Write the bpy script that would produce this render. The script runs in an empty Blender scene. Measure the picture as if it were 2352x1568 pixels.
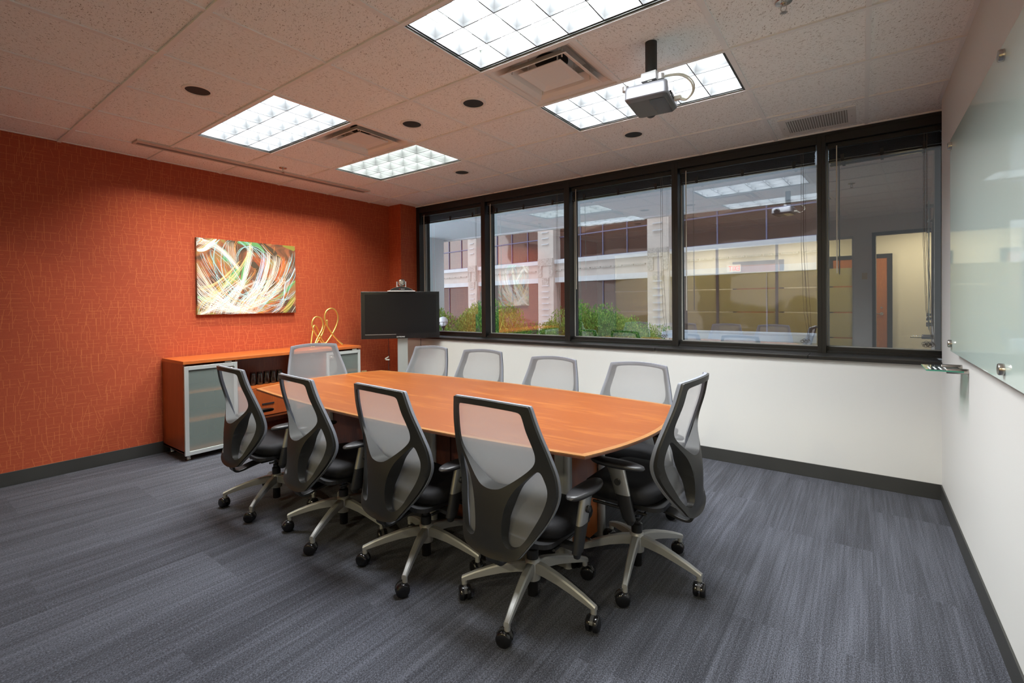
import bpy, bmesh, math, random
from mathutils import Vector, Matrix, noise
from mathutils.geometry import delaunay_2d_cdt
random.seed(7)
PI = math.pi
sc = bpy.context.scene
COL = sc.collection
H = 2.727          # ceiling height
U = 0.6096         # ceiling module
XL, XR = 0.19, 5.893
YF, YB = -1.75, 3.41
YW = 3.66          # window frame face

# ------------------------------------------------------------------ helpers
def sgn(v): return -1 if v < 0 else 1

def tag(o, label=None, cat=None, group=None, kind=None):
    if label: o['label'] = label
    if cat: o['category'] = cat
    if group: o['group'] = group
    if kind: o['kind'] = kind
    return o

def empty(name, loc=(0, 0, 0), rz=0.0, label=None, cat=None, group=None, kind=None):
    o = bpy.data.objects.new(name, None)
    COL.objects.link(o)
    o.location = loc
    o.rotation_euler = (0, 0, rz)
    o.empty_display_size = 0.1
    return tag(o, label, cat, group, kind)

class MB:
    def __init__(s):
        s.v = []; s.f = []; s.m = []
    def add(s, vs, fs, mi=0):
        n = len(s.v)
        s.v += [tuple(p) for p in vs]
        for f in fs:
            s.f.append([i + n for i in f]); s.m.append(mi)
        return s
    def box(s, a, b, mi=0):
        x0, y0, z0 = a; x1, y1, z1 = b
        if x0 > x1: x0, x1 = x1, x0
        if y0 > y1: y0, y1 = y1, y0
        if z0 > z1: z0, z1 = z1, z0
        vs = [(x0,y0,z0),(x1,y0,z0),(x1,y1,z0),(x0,y1,z0),(x0,y0,z1),(x1,y0,z1),(x1,y1,z1),(x0,y1,z1)]
        return s.add(vs, [(0,3,2,1),(4,5,6,7),(0,1,5,4),(1,2,6,5),(2,3,7,6),(3,0,4,7)], mi)
    def obox(s, c, ax, ay, az, mi=0):
        c = Vector(c); ax = Vector(ax); ay = Vector(ay); az = Vector(az)
        vs = [c + i*ax + j*ay + k*az for k in (-1, 1) for (i, j) in ((-1,-1),(1,-1),(1,1),(-1,1))]
        return s.add(vs, [(0,3,2,1),(4,5,6,7),(0,1,5,4),(1,2,6,5),(2,3,7,6),(3,0,4,7)], mi)
    def quad(s, a, b, c, d, mi=0):
        return s.add([a, b, c, d], [(0, 1, 2, 3)], mi)
    def prism(s, pts, z0, z1, mi=0):
        n = len(pts)
        vs = [(x, y, z0) for x, y in pts] + [(x, y, z1) for x, y in pts]
        fs = [tuple(range(n - 1, -1, -1)), tuple(range(n, 2*n))]
        fs += [(i, (i + 1) % n, n + (i + 1) % n, n + i) for i in range(n)]
        return s.add(vs, fs, mi)
    def lathe(s, prof, c=(0, 0, 0), n=24, axis='Z', caps=True, mi=0):
        vs = []; fs = []
        for r, h in prof:
            for k in range(n):
                a = 2*PI*k/n
                x, y, z = r*math.cos(a), r*math.sin(a), h
                if axis == 'X': x, y, z = z, x, y
                elif axis == 'Y': x, y, z = y, z, x
                vs.append((c[0]+x, c[1]+y, c[2]+z))
        m = len(prof)
        for i in range(m - 1):
            for k in range(n):
                k2 = (k + 1) % n
                fs.append((i*n+k, i*n+k2, (i+1)*n+k2, (i+1)*n+k))
        if caps:
            fs.append(tuple(range(n - 1, -1, -1)))
            fs.append(tuple((m-1)*n + k for k in range(n)))
        return s.add(vs, fs, mi)
    def tube(s, pts, r, n=8, caps=True, mi=0, squash=None):
        pts = [Vector(p) for p in pts]
        rs = r if isinstance(r, (list, tuple)) else [r]*len(pts)
        vs = []; up = None
        for i, p in enumerate(pts):
            t = (pts[min(i+1, len(pts)-1)] - pts[max(i-1, 0)])
            if t.length < 1e-9: t = Vector((0, 0, 1))
            t.normalize()
            if up is None:
                up = Vector((0, 0, 1)) if abs(t.z) < .9 else Vector((1, 0, 0))
            a = (up - up.dot(t)*t)
            if a.length < 1e-6: a = t.orthogonal()
            a.normalize(); b = t.cross(a); up = a
            for k in range(n):
                an = 2*PI*k/n
                ca, sa = math.cos(an), math.sin(an)
                if squash: ca *= squash[0]; sa *= squash[1]
                vs.append(p + rs[i]*(ca*a + sa*b))
        fs = []
        m = len(pts)
        for i in range(m - 1):
            for k in range(n):
                k2 = (k + 1) % n
                fs.append((i*n+k, i*n+k2, (i+1)*n+k2, (i+1)*n+k))
        if caps:
            fs.append(tuple(range(n - 1, -1, -1))); fs.append(tuple((m-1)*n + k for k in range(n)))
        return s.add(vs, fs, mi)
    def build(s, name, mat, parent=None, smooth=None, bevel=0, seg=2, loc=None, rot=None, recalc=True):
        me = bpy.data.meshes.new(name)
        me.from_pydata(s.v, [], s.f)
        mats = mat if isinstance(mat, (list, tuple)) else [mat]
        for m in mats: me.materials.append(m)
        if len(mats) > 1:
            for p, mi in zip(me.polygons, s.m): p.material_index = mi
        if recalc:
            bm = bmesh.new(); bm.from_mesh(me)
            bmesh.ops.recalc_face_normals(bm, faces=bm.faces)
            bm.to_mesh(me); bm.free()
        me.update()
        if smooth is not None:
            me.polygons.foreach_set('use_smooth', [True]*len(me.polygons))
            if smooth < 179: me.set_sharp_from_angle(angle=math.radians(smooth))
        o = bpy.data.objects.new(name, me)
        COL.objects.link(o)
        if parent: o.parent = parent
        if loc: o.location = loc
        if rot: o.rotation_euler = rot
        if bevel:
            b = o.modifiers.new('bevel', 'BEVEL'); b.width = bevel; b.segments = seg
            b.limit_method = 'ANGLE'; b.angle_limit = math.radians(40)
            me.polygons.foreach_set('use_smooth', [True]*len(me.polygons))
            b.harden_normals = True
        return o

def spline(pts, n=8, closed=False):
    P = [Vector(p) for p in pts]; out = []
    m = len(P)
    rng = range(m) if closed else range(m - 1)
    for i in rng:
        p0 = P[(i-1) % m] if closed or i > 0 else P[0]
        p1 = P[i]; p2 = P[(i+1) % m]
        p3 = P[(i+2) % m] if closed or i + 2 < m else P[-1]
        for k in range(n):
            t = k/n
            out.append(0.5*((2*p1) + (p2-p0)*t + (2*p0-5*p1+4*p2-p3)*t*t + (3*p1-p0-3*p2+p3)*t**3))
    if not closed: out.append(P[-1])
    return out

def interp(x, xs, ys):      # smooth monotone-ish cubic through the knots
    n = len(xs)
    if x <= xs[0]: return ys[0]
    if x >= xs[-1]: return ys[-1]
    for i in range(n - 1):
        if x <= xs[i+1]:
            h = xs[i+1] - xs[i]; t = (x - xs[i])/h
            d = (ys[i+1] - ys[i])/h
            m0 = d if i == 0 else .5*(d + (ys[i]-ys[i-1])/(xs[i]-xs[i-1]))
            m1 = d if i == n-2 else .5*(d + (ys[i+2]-ys[i+1])/(xs[i+2]-xs[i+1]))
            return ((2*t**3-3*t*t+1)*ys[i] + (t**3-2*t*t+t)*h*m0 + (-2*t**3+3*t*t)*ys[i+1] + (t**3-t*t)*h*m1)

# ------------------------------------------------------------------ materials
def newmat(name):
    m = bpy.data.materials.new(name); m.use_nodes = True
    nt = m.node_tree; nt.nodes.clear()
    out = nt.nodes.new('ShaderNodeOutputMaterial')
    return m, nt, out

def N(nt, t, ins=None, **kw):
    n = nt.nodes.new(t)
    for k, v in kw.items(): setattr(n, k, v)
    if ins:
        for k, v in ins.items():
            if isinstance(v, bpy.types.NodeSocket): nt.links.new(v, n.inputs[k])
            else: n.inputs[k].default_value = v
    return n

def c4(c): return (c[0], c[1], c[2], 1.0)

def pmat(name, col, rough=.5, metal=0.0, spec=.5, coat=0.0, bump=None, var=None):
    m, nt, out = newmat(name)
    b = N(nt, 'ShaderNodeBsdfPrincipled', {'Base Color': c4(col), 'Roughness': rough, 'Metallic': metal,
                                           'Specular IOR Level': spec, 'Coat Weight': coat, 'Coat Roughness': .1})
    if var or bump:
        tc = N(nt, 'ShaderNodeTexCoord')
    if var:
        sc_, amt = var
        no = N(nt, 'ShaderNodeTexNoise', {'Vector': tc.outputs['Object'], 'Scale': sc_, 'Detail': 4.0})
        rp = N(nt, 'ShaderNodeMapRange', {'Value': no.outputs['Fac'], 'From Min': .3, 'From Max': .7, 'To Min': 1-amt, 'To Max': 1+amt})
        mx = N(nt, 'ShaderNodeVectorMath', {0: col, 'Scale': rp.outputs[0]}, operation='SCALE')
        nt.links.new(mx.outputs[0], b.inputs['Base Color'])
    if bump:
        sc_, st = bump
        no = N(nt, 'ShaderNodeTexNoise', {'Vector': tc.outputs['Object'], 'Scale': sc_, 'Detail': 3.0})
        bu = N(nt, 'ShaderNodeBump', {'Height': no.outputs['Fac'], 'Strength': st, 'Distance': .002})
        nt.links.new(bu.outputs[0], b.inputs['Normal'])
    nt.links.new(b.outputs[0], out.inputs[0])
    return m

def emat(name, col, st):
    m, nt, out = newmat(name)
    e = N(nt, 'ShaderNodeEmission', {'Color': c4(col), 'Strength': st})
    nt.links.new(e.outputs[0], out.inputs[0]); return m

M = {}
M['white_wall'] = pmat('white_wall', (.645, .64, .615), .55, spec=.3, bump=(180, .05))
M['cream_wall'] = pmat('cream_wall', (.62, .56, .42), .6, spec=.3)
M['bar'] = pmat('ceiling_bar', (.82, .81, .80), .5)
M['slot'] = pmat('slot_trim', (.58, .52, .47), .5)
M['white_metal'] = pmat('white_metal', (.76, .73, .70), .4)
M['black_frame'] = pmat('black_anodised', (.012, .011, .010), .38, spec=.5)
M['black_hole'] = pmat('speaker_black', (.012, .012, .012), .7, bump=(400, .4))
M['silver'] = pmat('silver_paint', (.55, .56, .56), .4, metal=.5)
M['satin'] = pmat('satin_nickel', (.55, .52, .48), .25, metal=1)
M['alu'] = pmat('brushed_aluminium', (.62, .64, .63), .35, metal=.6)
M['chair_grey'] = pmat('chair_base_grey', (.36, .365, .36), .38, metal=.35)
M['chair_dark'] = pmat('chair_shell_dark', (.021, .021, .0205), .46, spec=.45, bump=(900, .08))
M['chair_trim'] = pmat('chair_carrier_grey', (.17, .182, .215), .6, bump=(1500, .2))
M['chair_black'] = pmat('black_plastic', (.012, .012, .013), .42)
M['arm_pad'] = pmat('arm_pad_black', (.018, .018, .02), .38, bump=(700, .15))
M['gloss_black'] = pmat('gloss_black', (.008, .008, .009), .16)
M['caster_hood'] = pmat('caster_hood', (.035, .035, .035), .4)
M['gold'] = pmat('brass', (.85, .58, .16), .32, metal=.85)
M['plate_beige'] = pmat('plate_beige', (.62, .45, .22), .4)
M['cable_white'] = pmat('cable_white', (.6, .58, .5), .45)
M['baseboard'] = pmat('rubber_baseboard', (.034, .034, .031), .5, var=(3, .15))
M['tv_screen'] = pmat('tv_screen', (.006, .006, .007), .25, spec=.35)
M['blue'] = pmat('blue_tag', (.02, .12, .5), .4)

def mat_seat():
    m, nt, out = newmat('seat_fabric')
    tc = N(nt, 'ShaderNodeTexCoord')
    w = N(nt, 'ShaderNodeTexVoronoi', {'Vector': tc.outputs['Object'], 'Scale': 260.0})
    bu = N(nt, 'ShaderNodeBump', {'Height': w.outputs['Distance'], 'Strength': .25, 'Distance': .001})
    b = N(nt, 'ShaderNodeBsdfPrincipled', {'Base Color': (.007, .007, .009, 1), 'Roughness': .72, 'Specular IOR Level': .3, 'Normal': bu.outputs[0]})
    nt.links.new(b.outputs[0], out.inputs[0]); return m
M['seat'] = mat_seat()

def mat_mesh():
    m, nt, out = newmat('mesh_fabric')
    tc = N(nt, 'ShaderNodeTexCoord')
    mp = N(nt, 'ShaderNodeMapping', {'Vector': tc.outputs['Object'], 'Scale': (1, 1, 1)})
    w = N(nt, 'ShaderNodeTexWave', {'Vector': mp.outputs[0], 'Scale': 260.0, 'Distortion': .6}, bands_direction='X')
    w2 = N(nt, 'ShaderNodeTexWave', {'Vector': mp.outputs[0], 'Scale': 200.0, 'Distortion': .6}, bands_direction='Z')
    ad = N(nt, 'ShaderNodeMath', {0: w.outputs['Fac'], 1: w2.outputs['Fac']}, operation='MULTIPLY')
    mr = N(nt, 'ShaderNodeMapRange', {'Value': ad.outputs[0], 'To Min': .50, 'To Max': .80})
    cr = N(nt, 'ShaderNodeMapRange', {'Value': ad.outputs[0], 'To Min': .95, 'To Max': 1.05})
    cc = N(nt, 'ShaderNodeVectorMath', {0: (.36, .365, .375), 'Scale': cr.outputs[0]}, operation='SCALE')
    d = N(nt, 'ShaderNodeBsdfDiffuse', {'Color': cc.outputs[0]})
    t = N(nt, 'ShaderNodeBsdfTranslucent', {'Color': cc.outputs[0]})
    m1 = N(nt, 'ShaderNodeMixShader', {0: .45, 1: d.outputs[0], 2: t.outputs[0]})
    tr = N(nt, 'ShaderNodeBsdfTransparent')
    m2 = N(nt, 'ShaderNodeMixShader', {0: mr.outputs[0], 1: tr.outputs[0], 2: m1.outputs[0]})
    nt.links.new(m2.outputs[0], out.inputs[0]); return m
M['mesh'] = mat_mesh()

def mat_wood(name, c1, c2, scale=(1.2, 14, 14), rough=.32, coat=.25, grain=1.0):
    m, nt, out = newmat(name)
    tc = N(nt, 'ShaderNodeTexCoord')
    mp = N(nt, 'ShaderNodeMapping', {'Vector': tc.outputs['Object'], 'Scale': scale})
    n1 = N(nt, 'ShaderNodeTexNoise', {'Vector': mp.outputs[0], 'Scale': 1.0, 'Detail': 6.0, 'Roughness': .6, 'Distortion': .7})
    mp2 = N(nt, 'ShaderNodeMapping', {'Vector': tc.outputs['Object'], 'Scale': [s*9 for s in scale]})
    n2 = N(nt, 'ShaderNodeTexNoise', {'Vector': mp2.outputs[0], 'Scale': 1.0, 'Detail': 3.0})
    mx = N(nt, 'ShaderNodeMath', {0: n1.outputs['Fac'], 1: n2.outputs['Fac']}, operation='MULTIPLY_ADD')
    mx.inputs[1].default_value = .75
    nt.links.new(n1.outputs['Fac'], mx.inputs[0])
    sc2 = N(nt, 'ShaderNodeMath', {0: n2.outputs['Fac'], 1: .16}, operation='MULTIPLY')
    nt.links.new(sc2.outputs[0], mx.inputs[2])
    cr = N(nt, 'ShaderNodeValToRGB', {'Fac': mx.outputs[0]})
    e = cr.color_ramp.elements
    e[0].position = .33; e[0].color = c4(c2); e[1].position = .56; e[1].color = c4(c1)
    b = N(nt, 'ShaderNodeBsdfPrincipled', {'Base Color': cr.outputs[0], 'Roughness': rough, 'Coat Weight': coat, 'Coat Roughness': .25, 'Specular IOR Level': .28 if coat < .1 else .5})
    bu = N(nt, 'ShaderNodeBump', {'Height': n2.outputs['Fac'], 'Strength': .05, 'Distance': .001})
    nt.links.new(bu.outputs[0], b.inputs['Normal'])
    nt.links.new(b.outputs[0], out.inputs[0]); return m
M['wood_top'] = mat_wood('cherry_table', (.265, .086, .0155), (.180, .046, .0075), (.55, 6.5, 6.5), rough=.4, coat=.06)
M['wood_edge'] = mat_wood('oak_edge', (.38, .19, .055), (.24, .10, .026), (8, 30, 30))
M['wood_dark_edge'] = pmat('edge_stain', (.14, .045, .018), .35)
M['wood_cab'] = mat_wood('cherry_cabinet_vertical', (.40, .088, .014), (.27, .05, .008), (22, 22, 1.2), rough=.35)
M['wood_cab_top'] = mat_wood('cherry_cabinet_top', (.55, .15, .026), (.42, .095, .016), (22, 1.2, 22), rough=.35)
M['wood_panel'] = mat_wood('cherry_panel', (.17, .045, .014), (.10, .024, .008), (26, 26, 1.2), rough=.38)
M['wood_door'] = mat_wood('oak_door', (.46, .17, .03), (.30, .09, .015), (16, 16, 1.0), rough=.4)

def mat_frost():
    m, nt, out = newmat('frosted_cabinet_glass')
    d = N(nt, 'ShaderNodeBsdfDiffuse', {'Color': (.27, .32, .295, 1)})
    g = N(nt, 'ShaderNodeBsdfGlossy', {'Color': (.8, .8, .8, 1), 'Roughness': .3})
    rf = N(nt, 'ShaderNodeBsdfTransparent', {'Color': (.82, .92, .86, 1)})
    t = N(nt, 'ShaderNodeMixShader', {0: .55, 1: d.outputs[0], 2: rf.outputs[0]})
    fr = N(nt, 'ShaderNodeFresnel', {'IOR': 1.4})
    x = N(nt, 'ShaderNodeMixShader', {0: fr.outputs[0], 1: t.outputs[0], 2: g.outputs[0]})
    nt.links.new(x.outputs[0], out.inputs[0]); return m
M['frost'] = mat_frost()

def mat_pane(name, tint, k0, rough=0.0, ior=1.5):
    m, nt, out = newmat(name)
    tr = N(nt, 'ShaderNodeBsdfTransparent', {'Color': c4(tint)})
    g = N(nt, 'ShaderNodeBsdfGlossy', {'Color': (.95, .97, 1, 1), 'Roughness': rough})
    tc = N(nt, 'ShaderNodeTexCoord')
    no = N(nt, 'ShaderNodeTexNoise', {'Vector': tc.outputs['Object'], 'Scale': .9, 'Detail': 1.0})
    bu = N(nt, 'ShaderNodeBump', {'Height': no.outputs['Fac'], 'Strength': .05, 'Distance': .01})
    nt.links.new(bu.outputs[0], g.inputs['Normal'])
    fr = N(nt, 'ShaderNodeFresnel', {'IOR': ior})
    mr = N(nt, 'ShaderNodeMapRange', {'Value': fr.outputs[0], 'From Min': .04, 'From Max': 1.0, 'To Min': k0, 'To Max': 1.0})
    x = N(nt, 'ShaderNodeMixShader', {0: mr.outputs[0], 1: tr.outputs[0], 2: g.outputs[0]})
    nt.links.new(x.outputs[0], out.inputs[0]); return m
M['pane'] = mat_pane('window_glass', (.90, .93, .93), .31)
M['pane_dark'] = mat_pane('tinted_corridor_glass', (.8, .8, .75), .06)

def mat_board():
    m, nt, out = newmat('green_glass_board')
    b = N(nt, 'ShaderNodeBsdfPrincipled', {'Base Color': (.60, .73, .67, 1), 'Roughness': .55, 'Coat Weight': 1.0, 'Coat Roughness': .02, 'Coat IOR': 1.55})
    nt.links.new(b.outputs[0], out.inputs[0]); return m
M['board'] = mat_board()
M['glass_green'] = mat_pane('green_shelf_glass', (.62, .86, .76), .10)
M['glass_edge'] = pmat('glass_edge_green', (.05, .30, .20), .2)

def mat_smoke():
    m, nt, out = newmat('smoked_tumbler_glass')
    tr = N(nt, 'ShaderNodeBsdfTransparent', {'Color': (.78, .76, .72, 1)})
    g = N(nt, 'ShaderNodeBsdfGlossy', {'Color': (1, 1, 1, 1), 'Roughness': .05})
    fr = N(nt, 'ShaderNodeFresnel', {'IOR': 1.6})
    x = N(nt, 'ShaderNodeMixShader', {0: fr.outputs[0], 1: tr.outputs[0], 2: g.outputs[0]})
    nt.links.new(x.outputs[0], out.inputs[0]); return m
M['smoke'] = mat_smoke()

def mat_tile():
    m, nt, out = newmat('acoustic_ceiling_tile')
    g = N(nt, 'ShaderNodeNewGeometry')
    # each tile gets its own offset and direction of fissures
    dv = N(nt, 'ShaderNodeVectorMath', {0: g.outputs['Position'], 1: (1/U, 1/U, 1)}, operation='MULTIPLY')
    fl = N(nt, 'ShaderNodeVectorMath', {0: dv.outputs[0]}, operation='FLOOR')
    wn = N(nt, 'ShaderNodeTexWhiteNoise', {'Vector': fl.outputs[0]}, noise_dimensions='3D')
    an = N(nt, 'ShaderNodeMath', {0: wn.outputs['Value'], 1: 2.6}, operation='MULTIPLY')
    rot = N(nt, 'ShaderNodeVectorRotate', {'Vector': g.outputs['Position'], 'Angle': an.outputs[0]}, rotation_type='Z_AXIS')
    off = N(nt, 'ShaderNodeVectorMath', {0: wn.outputs['Color'], 'Scale': 9.0}, operation='SCALE')
    ad = N(nt, 'ShaderNodeVectorMath', {0: rot.outputs[0], 1: off.outputs[0]}, operation='ADD')
    st = N(nt, 'ShaderNodeMapping', {'Vector': ad.outputs[0], 'Scale': (1.0, .42, 1)})
    n1 = N(nt, 'ShaderNodeTexNoise', {'Vector': st.outputs[0], 'Scale': 175.0, 'Detail': 1.5, 'Roughness': .6, 'Distortion': 1.1})
    n2 = N(nt, 'ShaderNodeTexNoise', {'Vector': ad.outputs[0], 'Scale': 420.0, 'Detail': 1.0})
    r1 = N(nt, 'ShaderNodeMapRange', {'Value': n1.outputs['Fac'], 'From Min': .32, 'From Max': .40, 'To Min': 0, 'To Max': 1})
    r2 = N(nt, 'ShaderNodeMapRange', {'Value': n2.outputs['Fac'], 'From Min': .28, 'From Max': .40, 'To Min': .75, 'To Max': 1})
    mu = N(nt, 'ShaderNodeMath', {0: r1.outputs[0], 1: r2.outputs[0]}, operation='MULTIPLY')
    mx = N(nt, 'ShaderNodeMix', {'Factor': mu.outputs[0], 'A': (.42, .36, .31, 1), 'B': (.80, .755, .71, 1)}, data_type='RGBA')
    for i in mx.inputs:
        if i.type == 'RGBA' and i.name == 'A': i.default_value = (.42, .375, .34, 1)
        if i.type == 'RGBA' and i.name == 'B': i.default_value = (.92, .915, .90, 1)
    for i in mx.inputs:
        if i.name == 'Factor' and i.type == 'VALUE' and not i.is_linked:
            nt.links.new(mu.outputs[0], i)
    colout = [o for o in mx.outputs if o.type == 'RGBA'][0]
    bu = N(nt, 'ShaderNodeBump', {'Height': mu.outputs[0], 'Strength': .5, 'Distance': .002})
    b = N(nt, 'ShaderNodeBsdfPrincipled', {'Base Color': colout, 'Roughness': .85, 'Specular IOR Level': .2, 'Normal': bu.outputs[0]})
    nt.links.new(b.outputs[0], out.inputs[0]); return m
M['tile'] = mat_tile()

def rgbmix(nt, fac, a, b, mode='MIX'):
    mx = nt.nodes.new('ShaderNodeMix'); mx.data_type = 'RGBA'; mx.blend_type = mode
    fs = [i for i in mx.inputs if i.name == 'Factor' and i.type == 'VALUE'][0]
    A = [i for i in mx.inputs if i.type == 'RGBA' and i.name == 'A'][0]
    B = [i for i in mx.inputs if i.type == 'RGBA' and i.name == 'B'][0]
    for s_, v in ((fs, fac), (A, a), (B, b)):
        if isinstance(v, bpy.types.NodeSocket): nt.links.new(v, s_)
        else: s_.default_value = v
    return [o for o in mx.outputs if o.type == 'RGBA'][0]

def mat_wallpaper(name):
    m, nt, out = newmat(name)
    g = N(nt, 'ShaderNodeNewGeometry')
    sp = N(nt, 'ShaderNodeSeparateXYZ', {0: g.outputs['Position']})
    def ma(op, a, b=None, c=None, clamp=False):
        n = nt.nodes.new('ShaderNodeMath'); n.operation = op; n.use_clamp = clamp
        for i, v in enumerate((a, b, c)):
            if v is None: continue
            if isinstance(v, bpy.types.NodeSocket): nt.links.new(v, n.inputs[i])
            else: n.inputs[i].default_value = v
        return n.outputs[0]
    Y = ma('ADD', sp.outputs['Y'], sp.outputs['X']); Z = sp.outputs['Z']
    cb = N(nt, 'ShaderNodeCombineXYZ', {0: Y, 1: Z, 2: 0.0})
    P = cb.outputs[0]
    wa = N(nt, 'ShaderNodeMapping', {'Vector': P, 'Scale': (30, 700, 1)})
    wb = N(nt, 'ShaderNodeMapping', {'Vector': P, 'Scale': (700, 30, 1)})
    na = N(nt, 'ShaderNodeTexNoise', {'Vector': wa.outputs[0], 'Scale': 1.0, 'Detail': 2.0})
    nb = N(nt, 'ShaderNodeTexNoise', {'Vector': wb.outputs[0], 'Scale': 1.0, 'Detail': 2.0})
    wm = ma('ADD', na.outputs['Fac'], nb.outputs['Fac'])
    wr = N(nt, 'ShaderNodeMapRange', {'Value': wm, 'From Min': .7, 'From Max': 1.3})
    base = rgbmix(nt, wr.outputs[0], (.335, .056, .022, 1), (.43, .082, .032, 1))
    LW = .0013
    def near(d, size):      # 1 on the line, d in cell units
        ad = ma('MULTIPLY', ma('ABSOLUTE', d), size)
        r = N(nt, 'ShaderNodeMapRange', {'Value': ad, 'From Min': LW*.7, 'From Max': LW*1.5, 'To Min': 1.0, 'To Max': 0.0})
        return r.outputs[0]
    total = None
    for wx, hz, seed, keep in ((.105, .062, 1.3, 1.0), (.170, .150, 7.7, .7)):
        cj = N(nt, 'ShaderNodeTexWhiteNoise', {'W': ma('FLOOR', ma('DIVIDE', ma('ADD', Y, seed*3), wx*2.3))}, noise_dimensions='1D')
        zz = ma('ADD', ma('DIVIDE', ma('ADD', Z, seed), hz), ma('MULTIPLY', cj.outputs['Value'], 3.0)); jz = ma('FLOOR', zz); b = ma('SUBTRACT', zz, jz)
        wj = N(nt, 'ShaderNodeTexWhiteNoise', {'W': ma('ADD', jz, seed*10)}, noise_dimensions='1D')
        yy = ma('ADD', ma('DIVIDE', Y, wx), ma('MULTIPLY', wj.outputs['Value'], 7.0)); iy = ma('FLOOR', yy); a = ma('SUBTRACT', yy, iy)
        cc = N(nt, 'ShaderNodeCombineXYZ', {0: iy, 1: jz, 2: seed})
        w1 = N(nt, 'ShaderNodeTexWhiteNoise', {'Vector': cc.outputs[0]}, noise_dimensions='3D')
        cc2 = N(nt, 'ShaderNodeCombineXYZ', {0: iy, 1: jz, 2: seed+31.0})
        w2 = N(nt, 'ShaderNodeTexWhiteNoise', {'Vector': cc2.outputs[0]}, noise_dimensions='3D')
        s1 = N(nt, 'ShaderNodeSeparateColor', {0: w1.outputs['Color']}); s2 = N(nt, 'ShaderNodeSeparateColor', {0: w2.outputs['Color']})
        r1, r2, r3 = s1.outputs[0], s1.outputs[1], s1.outputs[2]
        r4, r5, r6 = s2.outputs[0], s2.outputs[1], s2.outputs[2]
        # slanted upright
        sl = ma('MULTIPLY', ma('MULTIPLY', ma('SUBTRACT', r2, .5), ma('GREATER_THAN', r6, .35)), .55)
        x1 = ma('ADD', ma('ADD', ma('MULTIPLY', r1, .22), .14), ma('MULTIPLY', ma('SUBTRACT', b, .5), sl))
        v1 = near(ma('SUBTRACT', a, x1), wx)
        # second upright
        x2 = ma('ADD', ma('MULTIPLY', r3, .30), .55)
        v2 = ma('MULTIPLY', near(ma('SUBTRACT', a, x2), wx), ma('GREATER_THAN', r4, .45))
        # row line
        h1 = ma('MULTIPLY', near(b, hz), ma('LESS_THAN', r1, .94))
        # cross bar right of the upright
        hb = ma('ADD', ma('MULTIPLY', r5, .45), .28)
        h2 = ma('MULTIPLY', ma('MULTIPLY', near(ma('SUBTRACT', b, hb), hz), ma('GREATER_THAN', a, x1)), ma('GREATER_THAN', r6, .45))
        l = ma('MAXIMUM', ma('MAXIMUM', v1, v2), ma('MAXIMUM', h1, h2))
        if keep < 1:
            l = ma('MULTIPLY', l, ma('LESS_THAN', r3, keep))
        total = l if total is None else ma('MAXIMUM', total, l)
    col = rgbmix(nt, ma('MULTIPLY', total, .44), base, (.74, .25, .085, 1))
    b = N(nt, 'ShaderNodeBsdfPrincipled', {'Base Color': col, 'Roughness': .6, 'Specular IOR Level': .3})
    nt.links.new(b.outputs[0], out.inputs[0]); return m
M['red_paper'] = mat_wallpaper('red_wallpaper')

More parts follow.
